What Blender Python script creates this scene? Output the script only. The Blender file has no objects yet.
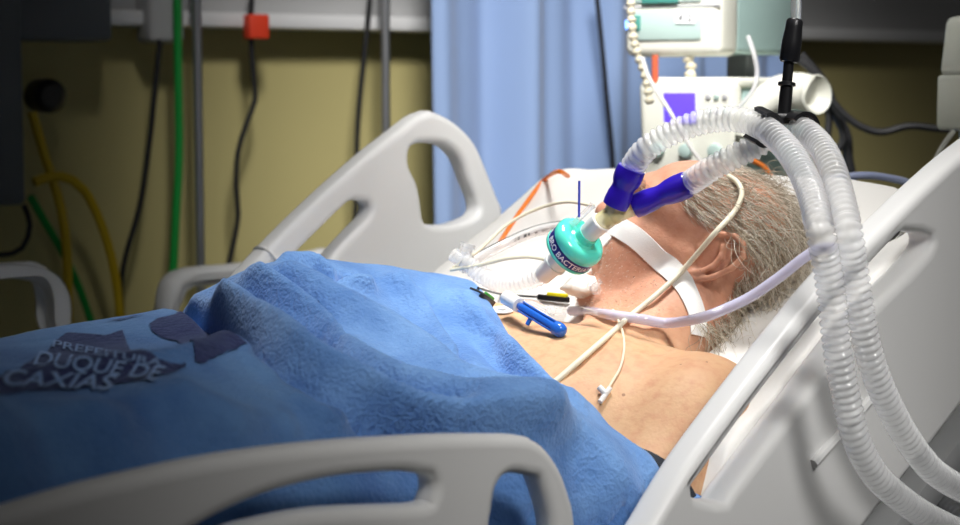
import bpy, bmesh, math, random
import numpy as np
from mathutils import Vector, Matrix
from mathutils.bvhtree import BVHTree
random.seed(7); rng = np.random.default_rng(7)
SC = bpy.context.scene
COL = SC.collection

# ------------------------------------------------------------------ camera
F_PX = 1800.0; PITCH = math.radians(5.5); YAW = math.radians(44); EYE = 1.30
_fw = np.array([math.cos(YAW), math.sin(YAW), 0.0]); _up = np.array([0, 0, 1.0])
CF = _fw*math.cos(PITCH) - _up*math.sin(PITCH)
CU = _fw*math.sin(PITCH) + _up*math.cos(PITCH)
CR = np.array([math.sin(YAW), -math.cos(YAW), 0.0])
CP = np.array([0, 0, EYE])
cam_d = bpy.data.cameras.new('camera'); cam = bpy.data.objects.new('camera', cam_d); COL.objects.link(cam)
cam.location = CP
cam.rotation_euler = Matrix((CR, CU, -CF)).transposed().to_euler()
cam_d.sensor_width = 36; cam_d.lens = F_PX/960*36; cam_d.clip_start = 0.05
cam_d.dof.use_dof = True; cam_d.dof.focus_distance = 1.80; cam_d.dof.aperture_fstop = 6.0
SC.camera = cam
# ------------------------------------------------------------------ light
SC.view_settings.view_transform = 'Standard'; SC.view_settings.look = 'None'
SC.view_settings.gamma = 1.0; SC.view_settings.use_curve_mapping = False
SC.view_settings.exposure = 0.18
W = bpy.data.worlds.new('room_air'); SC.world = W; W.use_nodes = True
W.node_tree.nodes['Background'].inputs[0].default_value = (1.0, 0.98, 0.95, 1)
W.node_tree.nodes['Background'].inputs[1].default_value = 0.034
def spot(name, loc, target, watts, angle, blend, radius, col=(1, 0.98, 0.955)):
    l = bpy.data.lights.new(name, 'SPOT'); o = bpy.data.objects.new(name, l); COL.objects.link(o)
    o.location = loc
    o.rotation_euler = (Vector(target)-Vector(loc)).to_track_quat('-Z', 'Y').to_euler()
    l.energy = watts; l.spot_size = math.radians(angle); l.spot_blend = blend; l.shadow_soft_size = radius; l.color = col
    return o
spot('front_fill_spot', (0.75, -0.55, 2.75), (1.36, 1.22, 1.0), 390, 20, 1.0, 0.50)  # added unseen spot: lights camera-facing rails, narrow beam leaves the edges dark
spot('overhead_ceiling_lamp', (1.55, 1.32, 3.0), (1.46, 1.28, 1.05), 300, 27, 1.0, 0.32)  # light from above the bed, cone tightened to dim the sides
spot('wall_fill_spot', (0.95, 0.7, 2.75), (2.56, 2.18, 1.15), 370, 37, 1.0, 0.25)  # added fill to brighten wall, curtain and far rail, not a room fixture
spot('device_fill_spot', (1.35, 0.9, 3.0), (2.18, 1.74, 1.28), 130, 22, 1.0, 0.22)  # extra spot put in only to brighten the ventilators

# ------------------------------------------------------------------ helpers
def ray(x, y): return CR*((x-480)/F_PX) + CU*((262.5-y)/F_PX) + CF
def at(x, y, d): return CP + ray(x, y)*d                      # a point at depth d
def onY(x, y, Y): r = ray(x, y); return CP + r*(Y/r[1])        # a point on the upright plane Y (bed side)
def depth(p): return float((np.asarray(p)-CP) @ CF)
def V(p): return Vector([float(c) for c in p])
def nz(v): v = np.asarray(v, float); return v/(np.linalg.norm(v)+1e-12)

def smooth_path(pts, step=0.004, closed=False):
    P = np.asarray(pts, float)
    if len(P) == 2:
        n = max(2, int(np.linalg.norm(P[1]-P[0])/step)); t = np.linspace(0, 1, n)[:, None]
        return P[0]*(1-t) + P[1]*t
    out = []
    Q = np.vstack([2*P[0]-P[1], P, 2*P[-1]-P[-2]])
    for i in range(1, len(Q)-2):
        p0, p1, p2, p3 = Q[i-1:i+3]
        n = max(2, int(np.linalg.norm(p2-p1)/step))
        t = np.linspace(0, 1, n, endpoint=False)[:, None]
        out.append(0.5*(2*p1+(p2-p0)*t+(2*p0-5*p1+4*p2-p3)*t*t+(3*p1-p0-3*p2+p3)*t**3))
    out.append(P[-1:]); return np.vstack(out)

class MB:
    def __init__(s): s.v = []; s.f = []
    def add(s, v, f):
        o = len(s.v); s.v.extend([tuple(map(float, p)) for p in v]); s.f.extend([tuple(i+o for i in q) for q in f]); return s
    def tube(s, pts, r, n=10, cap=True, smooth=True, step=0.004):
        P = smooth_path(pts, step) if smooth else np.asarray(pts, float)
        m = len(P); R = np.full(m, r) if np.isscalar(r) else np.interp(np.linspace(0, 1, m), np.linspace(0, 1, len(r)), r)
        return s.sweep(P, R, n, cap)
    def sweep(s, P, R, n=10, cap=True, flat=1.0, up=None):
        m = len(P); T = np.gradient(P, axis=0); T /= np.linalg.norm(T, axis=1)[:, None]+1e-12
        a = np.array([0, 0, 1.0]) if up is None else np.asarray(up, float)
        if abs(T[0] @ a) > 0.9: a = np.array([1.0, 0, 0])
        N = nz(a - T[0]*(a @ T[0])); v = []; f = []
        ang = np.linspace(0, 2*math.pi, n, endpoint=False)
        for i in range(m):
            N = nz(N - T[i]*(N @ T[i])); B = np.cross(T[i], N)
            for q in ang: v.append(P[i] + R[i]*(math.cos(q)*N*flat + math.sin(q)*B))
        for i in range(m-1):
            for j in range(n):
                k = (j+1) % n; f.append((i*n+j, i*n+k, (i+1)*n+k, (i+1)*n+j))
        if cap: f.append(tuple(range(n))[::-1]); f.append(tuple((m-1)*n+j for j in range(n)))
        return s.add(v, f)
    def lathe(s, A, D, prof, n=28, cap=True):
        """prof: list of (distance along D from A, radius)"""
        A = np.asarray(A, float); D = nz(D)
        P = np.array([A + D*h for h, _ in prof]); a = np.array([0, 0, 1.0]) if abs(D[2]) < .9 else np.array([1.0, 0, 0])
        N = nz(a-D*(a @ D)); B = np.cross(D, N); v = []; f = []; m = len(prof)
        for i, (h, r) in enumerate(prof):
            for j in range(n):
                q = 2*math.pi*j/n; v.append(P[i]+r*(math.cos(q)*N+math.sin(q)*B))
        for i in range(m-1):
            for j in range(n):
                k = (j+1) % n; f.append((i*n+j, i*n+k, (i+1)*n+k, (i+1)*n+j))
        if cap: f.append(tuple(range(n))[::-1]); f.append(tuple((m-1)*n+j for j in range(n)))
        return s.add(v, f)
    def box(s, c, ax, half, bev=0.0, seg=2):
        """oriented box: centre, 3 axes, half sizes, bevel"""
        bm = bmesh.new(); bmesh.ops.create_cube(bm, size=2.0)
        for w in bm.verts: w.co = Vector((w.co.x*half[0], w.co.y*half[1], w.co.z*half[2]))
        if bev > 0: bmesh.ops.bevel(bm, geom=bm.edges[:], offset=bev, segments=seg, affect='EDGES', profile=0.5)
        bm.verts.index_update()
        A = np.array(ax, float); c = np.asarray(c, float)
        v = [c + A[0]*w.co.x + A[1]*w.co.y + A[2]*w.co.z for w in bm.verts]
        f = [tuple(w.index for w in q.verts) for q in bm.faces]; bm.free()
        return s.add(v, f)
    def ball(s, c, r, n=10, m=16):
        c = np.asarray(c, float); r = np.full(3, r) if np.isscalar(r) else np.asarray(r, float); v = []; f = []
        for i in range(n+1):
            t = math.pi*i/n
            for j in range(m):
                q = 2*math.pi*j/m; v.append(c+r*np.array([math.sin(t)*math.cos(q), math.sin(t)*math.sin(q), math.cos(t)]))
        for i in range(n):
            for j in range(m):
                k = (j+1) % m; f.append((i*m+j, (i+1)*m+j, (i+1)*m+k, i*m+k))
        return s.add(v, f)

def wloc(o):
    l = Vector((0, 0, 0))
    while o is not None: l += o.location; o = o.parent
    return l
def link_mesh(name, me, mat, parent=None, smooth=True, auto=None):
    o = bpy.data.objects.new(name, me); COL.objects.link(o)
    if mat is not None: me.materials.append(mat)
    co = np.empty(len(me.vertices)*3, np.float32); me.vertices.foreach_get('co', co); co = co.reshape(-1, 3)
    if parent is not None:
        o.parent = parent; org = np.array(wloc(parent), np.float32)
    else:
        org = np.array([(co[:, 0].min()+co[:, 0].max())/2, (co[:, 1].min()+co[:, 1].max())/2, co[:, 2].min()], np.float32)
        o.location = [float(c) for c in org]
    co -= org; me.vertices.foreach_set('co', co.ravel())
    if smooth: me.polygons.foreach_set('use_smooth', [True]*len(me.polygons))
    if auto:
        me.set_sharp_from_angle(angle=math.radians(auto))
    me.update(); return o
def build(name, mb, mat, parent=None, auto=40, smooth=True):
    me = bpy.data.meshes.new(name); me.from_pydata(mb.v, [], mb.f)
    bm = bmesh.new(); bm.from_mesh(me); bmesh.ops.recalc_face_normals(bm, faces=bm.faces[:]); bm.to_mesh(me); bm.free()
    return link_mesh(name, me, mat, parent, smooth, auto)
def tag(o, label=None, cat=None, group=None, kind=None):
    if label: o['label'] = label
    if cat: o['category'] = cat
    if group: o['group'] = group
    if kind: o['kind'] = kind
    return o
def thing(name, label, cat, loc, group=None):
    o = bpy.data.objects.new(name, None); COL.objects.link(o); o.location = [float(c) for c in loc]; o.empty_display_size = 0.05
    return tag(o, label, cat, group)

# ------------------------------------------------------------------ materials
def lin(r, g, b):
    c = lambda u: (u/255/12.92) if u/255 <= 0.04045 else ((u/255+0.055)/1.055)**2.4
    return (c(r), c(g), c(b), 1)
def mat(name, col, rough=0.5, metal=0.0, spec=0.5, trans=0.0, alpha=1.0, ior=1.45, noise=0.0, nscale=30.0, bump=0.0, bscale=200.0,
        sheen=0.0, sss=0.0, emit=None, estr=0.0, coat=0.0):
    m = bpy.data.materials.new(name); m.use_nodes = True; nt = m.node_tree; p = nt.nodes['Principled BSDF']
    p.inputs['Base Color'].default_value = col; p.inputs['Roughness'].default_value = rough; p.inputs['Metallic'].default_value = metal
    p.inputs['Specular IOR Level'].default_value = spec; p.inputs['Transmission Weight'].default_value = trans; p.inputs['Alpha'].default_value = alpha
    p.inputs['IOR'].default_value = ior; p.inputs['Coat Weight'].default_value = coat
    if sheen: p.inputs['Sheen Weight'].default_value = sheen; p.inputs['Sheen Roughness'].default_value = 0.5
    if sss:
        p.inputs['Subsurface Weight'].default_value = sss; p.inputs['Subsurface Radius'].default_value = (0.012, 0.004, 0.002); p.inputs['Subsurface Scale'].default_value = 0.6
    if emit: p.inputs['Emission Color'].default_value = emit; p.inputs['Emission Strength'].default_value = estr
    tc = nt.nodes.new('ShaderNodeTexCoord')
    if noise:
        n = nt.nodes.new('ShaderNodeTexNoise'); n.inputs['Scale'].default_value = nscale; n.inputs['Detail'].default_value = 5
        nt.links.new(tc.outputs['Object'], n.inputs['Vector'])
        mr = nt.nodes.new('ShaderNodeMapRange'); mr.inputs[3].default_value = 1-noise; mr.inputs[4].default_value = 1+noise
        nt.links.new(n.outputs['Fac'], mr.inputs[0])
        mx = nt.nodes.new('ShaderNodeMix'); mx.data_type = 'RGBA'; mx.blend_type = 'MULTIPLY'; mx.inputs[0].default_value = 1
        mx.inputs[6].default_value = col; nt.links.new(mr.outputs[0], mx.inputs[7]); nt.links.new(mx.outputs[2], p.inputs['Base Color'])
    if bump:
        n = nt.nodes.new('ShaderNodeTexNoise'); n.inputs['Scale'].default_value = bscale; n.inputs['Detail'].default_value = 4
        nt.links.new(tc.outputs['Object'], n.inputs['Vector'])
        b = nt.nodes.new('ShaderNodeBump'); b.inputs['Strength'].default_value = bump; b.inputs['Distance'].default_value = 0.002
        nt.links.new(n.outputs['Fac'], b.inputs['Height']); nt.links.new(b.outputs[0], p.inputs['Normal'])
    return m
M = {}
M['rail'] = mat('white_moulded_plastic', (0.86, 0.86, 0.85, 1), 0.38, noise=0.02, nscale=6)
M['metal'] = mat('painted_steel', (0.55, 0.56, 0.57, 1), 0.4, metal=0.3)
M['sheet'] = mat('white_cotton_sheet', (0.84, 0.83, 0.80, 1), 0.9, bump=0.25, bscale=60, noise=0.03, nscale=12)
M['pillow'] = mat('white_pillow_cotton', (0.88, 0.865, 0.83, 1), 0.9, bump=0.3, bscale=45, noise=0.03, nscale=10)
M['mattress'] = mat('grey_blue_vinyl', (0.25, 0.32, 0.40, 1), 0.5)
M['wtape'] = mat('white_woven_tape', (0.88, 0.88, 0.86, 1), 0.8, bump=0.2, bscale=900)
M['cream'] = mat('cream_rubber', lin(232, 224, 200), 0.45)
M['creamthin'] = mat('pale_cream_cable', lin(226, 220, 196), 0.5)
M['violet'] = mat('clear_violet_tubing', lin(224, 222, 246), 0.12, alpha=0.72, coat=0.4)
M['bluehose'] = mat('pale_blue_tubing', lin(190, 202, 240), 0.3, alpha=0.9)
M['cuff'] = mat('royal_blue_rubber', lin(48, 26, 176), 0.28, noise=0.12, nscale=40, coat=0.2, bump=0.15, bscale=70)
M['teal'] = mat('teal_translucent_plastic', lin(92, 222, 200), 0.15, trans=0.0, coat=0.5, sss=0.25)
M['tealrim'] = mat('teal_plastic_rim', lin(70, 200, 180), 0.2, coat=0.3)
M['navy'] = mat('navy_label', lin(28, 28, 120), 0.4)
M['whiteink'] = mat('white_ink', (0.9, 0.9, 0.92, 1), 0.5)
M['whiteplastic'] = mat('white_plastic', (0.85, 0.84, 0.81, 1), 0.3, coat=0.2)
M['ypiece'] = mat('yellowish_clear_plastic', lin(240, 232, 176), 0.1, trans=0.2, alpha=0.6, ior=1.3, coat=0.5)
M['clear'] = mat('clear_plastic', (0.93, 0.94, 0.95, 1), 0.08, trans=0.6, alpha=0.5, ior=1.3)
M['clearsoft'] = mat('soft_clear_film', (0.94, 0.94, 0.94, 1), 0.10, alpha=0.5, coat=0.5)
M['hose'] = mat('milky_corrugated_plastic', (0.96, 0.97, 0.98, 1), 0.14, alpha=0.37, spec=0.8, coat=0.3)
M['black'] = mat('black_plastic', (0.012, 0.012, 0.014, 1), 0.35)
M['blackcable'] = mat('black_cable_rubber', (0.015, 0.015, 0.017, 1), 0.5)
M['orange'] = mat('orange_cable', lin(240, 130, 40), 0.45)
M['bluevalve'] = mat('blue_valve_plastic', lin(40, 105, 205), 0.25, coat=0.3)
M['bluestick'] = mat('dark_blue_plastic', lin(45, 65, 170), 0.4)
M['yellow'] = mat('yellow_clip_plastic', lin(225, 215, 30), 0.4)
M['yhose'] = mat('yellow_gas_hose', lin(190, 160, 10), 0.5)
M['ghose'] = mat('green_gas_hose', lin(20, 150, 60), 0.45)
M['green'] = mat('green_clip_plastic', lin(50, 150, 50), 0.4)
M['charcoal'] = mat('charcoal_cuff_fabric', (0.025, 0.03, 0.04, 1), 0.85, bump=0.3, bscale=500)
M['red'] = mat('orange_red_tag', lin(235, 70, 40), 0.5)
M['gauze'] = mat('white_gauze', (0.88, 0.86, 0.80, 1), 0.95, bump=0.4, bscale=400)
M['ventw'] = mat('cream_device_plastic', lin(226, 226, 214), 0.4, noise=0.02, nscale=8)
M['ventg'] = mat('pale_sage_device_plastic', lin(178, 200, 194), 0.4)
M['ventd'] = mat('sage_device_side', lin(160, 186, 182), 0.45)
M['screen'] = mat('violet_screen', lin(70, 50, 190), 0.3, emit=lin(110, 80, 235), estr=0.9)
M['led'] = mat('blue_indicator_lamp', lin(120, 160, 255), 0.3, emit=lin(110, 160, 255), estr=3.0)
M['greyink'] = mat('grey_print', (0.09, 0.1, 0.1, 1), 0.6)
M['tealink'] = mat('teal_print', lin(70, 140, 130), 0.5)
M['steel'] = mat('brushed_steel', (0.45, 0.46, 0.48, 1), 0.3, metal=0.85)
M['greyplastic'] = mat('grey_plastic', (0.45, 0.45, 0.47, 1), 0.5)
M['beigecoil'] = mat('beige_coiled_cable', lin(205, 198, 175), 0.5)
M['darkbox'] = mat('dark_grey_equipment', (0.10, 0.11, 0.12, 1), 0.5)
M['panelgrey'] = mat('grey_headwall_panel', (0.50, 0.50, 0.50, 1), 0.5, noise=0.03, nscale=4)
M['stripwhite'] = mat('white_headwall_strip', (0.78, 0.78, 0.78, 1), 0.45)
M['wall'] = mat('olive_painted_wall', lin(192, 181, 124), 0.75, noise=0.05, nscale=3, bump=0.05, bscale=80)
# ------------------------------------------------------------------ the room
WP1 = at(200, 22, 3.4); WP2 = at(820, 36, 4.3)
WD = nz([WP2[0]-WP1[0], WP2[1]-WP1[1], 0]); WN = np.array([WD[1], -WD[0], 0])     # along the wall, and out of it to the room
if WN @ (CP-WP1) < 0: WN = -WN
WZ = np.array([0, 0, 1.0])
def wallp(s, z, out=0.0): return np.array([WP1[0], WP1[1], 0]) + WD*s + WN*out + WZ*z
def wallpix(x, y, out=0.0):                                        # where a sight line meets the wall (offset out)
    r = ray(x, y); o = np.array([WP1[0], WP1[1], 0]) + WN*out
    t = ((o-CP) @ WN)/(r @ WN); p = CP + r*t; return (p-np.array([WP1[0], WP1[1], 0])) @ WD, p[2], p

mb = MB(); mb.box(wallp(0.6, 1.4, -0.06), (WD, WN, WZ), (3.6, 0.05, 1.4))
tag(build('wall_back', mb, M['wall'], auto=30), 'olive painted wall behind the bed', 'wall', kind='structure')
def floor_mat():
    m = mat('grey_floor_tiles', (0.12, 0.13, 0.14, 1), 0.35); nt = m.node_tree; p = nt.nodes['Principled BSDF']
    tc = nt.nodes.new('ShaderNodeTexCoord'); b = nt.nodes.new('ShaderNodeTexChecker'); b.inputs['Scale'].default_value = 9
    b.inputs[1].default_value = (0.10, 0.11, 0.12, 1); b.inputs[2].default_value = (0.20, 0.21, 0.22, 1)
    mp = nt.nodes.new('ShaderNodeMapping'); mp.inputs['Rotation'].default_value = (0, 0, 0.5)
    nt.links.new(tc.outputs['Object'], mp.inputs[0]); nt.links.new(mp.outputs[0], b.inputs[0]); nt.links.new(b.outputs[0], p.inputs['Base Color']); return m
mb = MB(); mb.box(np.array([2.0, 1.2, -0.05]), np.eye(3), (4.6, 4.2, 0.05))
tag(build('floor', mb, floor_mat(), auto=30), 'grey speckled floor under the beds', 'floor', kind='structure')
# headwall panel with a pale strip along its lower edge
hw = thing('headwall_rail', 'pale horizontal medical headwall rail along the olive wall', 'headwall rail', wallp(0.6, 1.43, 0))
hw['kind'] = 'structure'
mb = MB(); mb.box(wallp(0.6, 1.60, 0.025), (WD, WN, WZ), (3.5, 0.03, 0.165), 0.004); build('panel', mb, M['panelgrey'], hw)
mb = MB(); mb.box(wallp(0.6, 1.428, 0.045), (WD, WN, WZ), (3.5, 0.045, 0.014), 0.006); build('strip', mb, M['stripwhite'], hw)

# ------------------------------------------------------------------ the body: signed distance field -> one surface
HC = np.array([1.632, 1.224, 1.119])
HR = np.array([[-0.886, -0.419, 0.199], [-0.460, 0.744, -0.484], [-0.055, 0.521, 0.852]])
u_, _, vt_ = np.linalg.svd(HR); HR = u_ @ vt_
def hd(p): return HC + HR @ np.asarray(p, float)              # head frame (left, front, up) -> place
PR = []
def cap(a, b, ra, rb, k=0.01, sub=False): PR.append(('c', np.asarray(a, float), np.asarray(b, float), ra, rb, k, sub))
def ell(c, r, k=0.01, R=None, sub=False): PR.append(('e', np.asarray(c, float), np.asarray(r, float), np.eye(3) if R is None else np.asarray(R, float), 0, k, sub))
def hcap(a, b, ra, rb, k=0.008, sub=False): cap(hd(a), hd(b), ra, rb, k, sub)
def hell(c, r, k=0.012, sub=False): ell(hd(c), r, k, HR, sub)
TT = np.array([0.875, 0, 0.485]); TN = np.array([-0.485, 0, 0.875]); TR = np.array([[TT[0], 0, TN[0]], [0, 1, 0], [TT[2], 0, TN[2]]])
# trunk
ell((1.315, 1.225, 0.925), (0.17, 0.165, 0.112), 0.03, TR)
ell((1.12, 1.225, 0.845), (0.17, 0.16, 0.105), 0.05, TR)
ell((0.98, 1.225, 0.83), (0.14, 0.17, 0.10), 0.05)
cap((1.385, 1.055, 0.965), (1.415, 1.40, 0.995), 0.060, 0.060, 0.05)
ell((1.335, 1.14, 0.985), (0.085, 0.085, 0.048), 0.04, TR)
ell((1.345, 1.33, 1.01), (0.085, 0.085, 0.048), 0.04, TR)
# collar bones
cap((1.437, 1.19, 1.025), (1.405, 1.06, 1.022), 0.010, 0.011, 0.02)
cap((1.445, 1.25, 1.03), (1.43, 1.38, 1.045), 0.010, 0.011, 0.02)
# shoulders, arms
ell((1.385, 1.036, 0.972), (0.075, 0.052, 0.066), 0.03, TR)
cap((1.37, 1.037, 0.965), (1.13, 1.022, 0.835), 0.054, 0.043, 0.03)
cap((1.13, 1.022, 0.835), (0.90, 1.04, 0.86), 0.040, 0.030, 0.02)
cap((1.42, 1.43, 0.985), (1.20, 1.47, 0.86), 0.054, 0.043, 0.03)
cap((1.20, 1.47, 0.86), (0.98, 1.42, 0.90), 0.040, 0.030, 0.02)
ell((0.86, 1.03, 0.87), (0.05, 0.035, 0.018), 0.02)
ell((0.94, 1.41, 0.90), (0.05, 0.035, 0.018), 0.02)
for s in (1, -1):                                              # thighs, shins (under the blankets)
    cap((0.98, 1.225-s*0.09, 0.84), (0.58, 1.225-s*0.10, 0.94), 0.08, 0.058, 0.03)
    cap((0.58, 1.225-s*0.10, 0.94), (0.30, 1.225-s*0.09, 0.84), 0.055, 0.042, 0.02)
# neck and its folds
cap((1.46, 1.215, 0.975), hd((0, -0.025, -0.03)), 0.066, 0.056, 0.03)
cap((1.47, 1.19, 0.985), (1.40, 1.07, 0.985), 0.045, 0.045, 0.03)
cap((1.47, 1.24, 0.985), (1.43, 1.38, 1.0), 0.042, 0.045, 0.03)
cap(hd((0.055, -0.025, -0.035)), (1.445, 1.19, 1.022), 0.017, 0.012, 0.02)
cap(hd((0, 0.045, -0.10)), (1.452, 1.222, 1.005), 0.040, 0.035, 0.02)
# head
hell((0, -0.010, 0.030), (0.076, 0.086, 0.070), 0.02)
hell((0, 0.040, 0.032), (0.064, 0.056, 0.050), 0.02)
hell((0, 0.040, -0.035), (0.058, 0.058, 0.080), 0.02)
for s in (1, -1):
    hcap((s*0.052, 0.004, -0.060), (s*0.014, 0.080, -0.112), 0.018, 0.017, 0.022)
    hcap((s*0.060, -0.004, -0.015), (s*0.054, 0.004, -0.060), 0.018, 0.018, 0.02)
    hell((s*0.036, 0.050, -0.045), (0.028, 0.038, 0.048), 0.02)
    hell((s*0.042, 0.028, -0.080), (0.026, 0.042, 0.034), 0.022)
    hell((s*0.046, 0.002, -0.085), (0.024, 0.030, 0.032), 0.025)
    hcap((s*0.040, 0.070, -0.014), (s*0.066, 0.012, 0.0), 0.012, 0.009, 0.016)
    hcap((s*0.012, 0.094, 0.030), (s*0.046, 0.076, 0.032), 0.010, 0.009, 0.014)
    hell((s*0.034, 0.097, 0.008), (0.013, 0.012, 0.009), 0.012, sub=True)
    hell((s*0.033, 0.076, 0.008), (0.014, 0.013, 0.012), 0.004)
    hell((s*0.013, 0.104, -0.030), (0.009, 0.011, 0.008), 0.006)
hcap((0, 0.092, 0.022), (0, 0.116, -0.020), 0.008, 0.012, 0.010)
hell((0, 0.119, -0.026), (0.013, 0.011, 0.010), 0.006)
hcap((-0.020, 0.092, -0.062), (0.020, 0.092, -0.062), 0.008, 0.008, 0.008)
hcap((-0.017, 0.090, -0.080), (0.017, 0.090, -0.080), 0.008, 0.008, 0.008)
hell((0, 0.100, -0.071), (0.014, 0.014, 0.006), 0.004, sub=True)
hell((0, 0.086, -0.108), (0.018, 0.016, 0.015), 0.012)
# ears: rim, inner fold, lobe, tragus over a thin plate
for s in (1, -1):
    def ep(u, v, o=0.0):
        u *= 1.16; v *= 1.42
        return hd((s*(0.0725+0.30*v+o*1.3), 0.009-v*0.95-u*0.27, u+0.002+v*0.1))
    er = nz(HR @ np.array([s*0.95, 0.30, 0])); e2 = nz(HR @ np.array([0, -0.27, 1])); e1 = np.cross(e2, er)
    ell(ep(0.004, 0.016, -0.004), (0.022, 0.037, 0.0030), 0.004, np.array([e1, e2, er]).T)
    hx = [(0.004, 0.008), (0.012, 0.003), (0.024, 0.001), (0.033, 0.007), (0.038, 0.017), (0.035, 0.027), (0.025, 0.034), (0.010, 0.035), (-0.006, 0.030), (-0.018, 0.020), (-0.027, 0.011)]
    for i in range(len(hx)-1): cap(ep(*hx[i], 0.002), ep(*hx[i+1], 0.002), 0.0033, 0.0033, 0.0025)
    ah = [(0.024, 0.016), (0.014, 0.022), (0.002, 0.023), (-0.009, 0.019), (-0.016, 0.012)]
    for i in range(len(ah)-1): cap(ep(*ah[i], 0.002), ep(*ah[i+1], 0.002), 0.0033, 0.0033, 0.003)
    cap(ep(-0.022, 0.012, 0), ep(-0.030, 0.006, 0), 0.006, 0.0065, 0.004)
    cap(ep(-0.030, 0.006, 0), ep(-0.022, 0.000, -0.002), 0.006, 0.005, 0.004)
    cap(ep(0.003, 0.001, 0.001), ep(-0.008, 0.003, 0.001), 0.004, 0.004, 0.003)

def prim_d(pr, P):
    if pr[0] == 'c':
        _, a, b, ra, rb, k, sub = pr; ab = b-a; t = np.clip(((P-a) @ ab)/(ab @ ab), 0, 1)
        return np.linalg.norm(P-a-t[:, None]*ab, axis=1) - (ra+(rb-ra)*t)
    _, c, r, R, _, k, sub = pr; q = (P-c) @ R
    k0 = np.linalg.norm(q/r, axis=1); k1 = np.linalg.norm(q/(r*r), axis=1)
    return np.where(k1 < 1e-9, -r.min(), k0*(k0-1)/np.maximum(k1, 1e-9))
def prim_sphere(pr):
    if pr[0] == 'c': return (pr[1]+pr[2])/2, np.linalg.norm(pr[1]-pr[2])/2+max(pr[3], pr[4])
    return pr[1], pr[2].max()
SPH = [prim_sphere(p) for p in PR]
def sdf(P, rad=None, cen=None):
    P = np.asarray(P, float); d = np.full(len(P), 1.0)
    for pr, (c, r) in zip(PR, SPH):
        if cen is not None and np.linalg.norm(cen-c)-r > rad: continue
        e = prim_d(pr, P); k = pr[5]
        if pr[6]:
            h = np.maximum(k-np.abs(d+e), 0)/k; d = np.maximum(d, -e) + h*h*k*0.25
        else:
            h = np.maximum(k-np.abs(d-e), 0)/k; d = np.minimum(d, e) - h*h*k*0.25
    return d
def surface_nets(h, lo, hi):
    n = np.ceil((hi-lo)/h).astype(int)+1; Bk = 16
    n = ((n + Bk-1)//Bk)*Bk + 1
    Fd = np.full(n, 0.5, np.float32)
    br = h*Bk*math.sqrt(3)/2
    for bx in range(0, n[0]-1, Bk):
        for by in range(0, n[1]-1, Bk):
            for bz in range(0, n[2]-1, Bk):
                c = lo + h*(np.array([bx, by, bz])+Bk/2)
                d0 = sdf(c[None])[0]
                if abs(d0) > br*1.35:
                    if d0 < 0: Fd[bx:bx+Bk+1, by:by+Bk+1, bz:bz+Bk+1] = -0.5
                    continue
                g = np.stack(np.meshgrid(np.arange(bx, bx+Bk+1), np.arange(by, by+Bk+1), np.arange(bz, bz+Bk+1), indexing='ij'), -1).reshape(-1, 3)
                Fd[bx:bx+Bk+1, by:by+Bk+1, bz:bz+Bk+1] = sdf(lo+g*h, 0.11, c).reshape(Bk+1, Bk+1, Bk+1)
    neg = Fd < 0
    cnt = np.zeros(n-1, np.int8); offs = [(i, j, k) for i in (0, 1) for j in (0, 1) for k in (0, 1)]
    sl = lambda o: tuple(slice(o[a], n[a]-1+o[a]) for a in range(3))
    for o in offs: cnt += neg[sl(o)]
    cells = np.argwhere((cnt > 0) & (cnt < 8))
    vid = np.full(n-1, -1, np.int32); vid[tuple(cells.T)] = np.arange(len(cells))
    acc = np.zeros((len(cells), 3)); num = np.zeros(len(cells))
    val = [Fd[tuple((cells+o).T)] for o in offs]
    for a in range(8):
        for b in range(a+1, 8):
            if sum(abs(offs[a][q]-offs[b][q]) for q in range(3)) != 1: continue
            m = (val[a] < 0) != (val[b] < 0); t = np.where(m, val[a]/np.where(m, val[a]-val[b], 1), 0)
            p = np.array(offs[a])+t[:, None]*(np.array(offs[b])-np.array(offs[a])); acc += p*m[:, None]; num += m
    verts = lo + h*(cells + acc/num[:, None])
    faces = []
    for ax in range(3):
        o = np.zeros(3, int); o[ax] = 1
        A = neg[tuple(slice(0, n[q]-o[q]) for q in range(3))]; Bn = neg[tuple(slice(o[q], n[q]) for q in range(3))]
        e = np.argwhere(A != Bn); flip = A[tuple(e.T)]
        b, c = [q for q in range(3) if q != ax]
        ok = (e[:, b] > 0) & (e[:, c] > 0) & (e[:, b] < n[b]-1) & (e[:, c] < n[c]-1); e = e[ok]; flip = flip[ok]
        def vv(db, dc):
            q = e.copy(); q[:, b] += db; q[:, c] += dc; return vid[tuple(q.T)]
        f = np.stack([vv(-1, -1), vv(0, -1), vv(0, 0), vv(-1, 0)], 1)
        if ax == 1: flip = ~flip
        f[~flip] = f[~flip][:, ::-1]; faces.append(f)
    return verts, np.vstack(faces)
BV, BF = surface_nets(0.0024, np.array([0.84, 0.90, 0.70]), np.array([1.80, 1.56, 1.30]))
BV2, BF2 = surface_nets(0.006, np.array([0.22, 1.00, 0.72]), np.array([0.86, 1.45, 1.10]))
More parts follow.
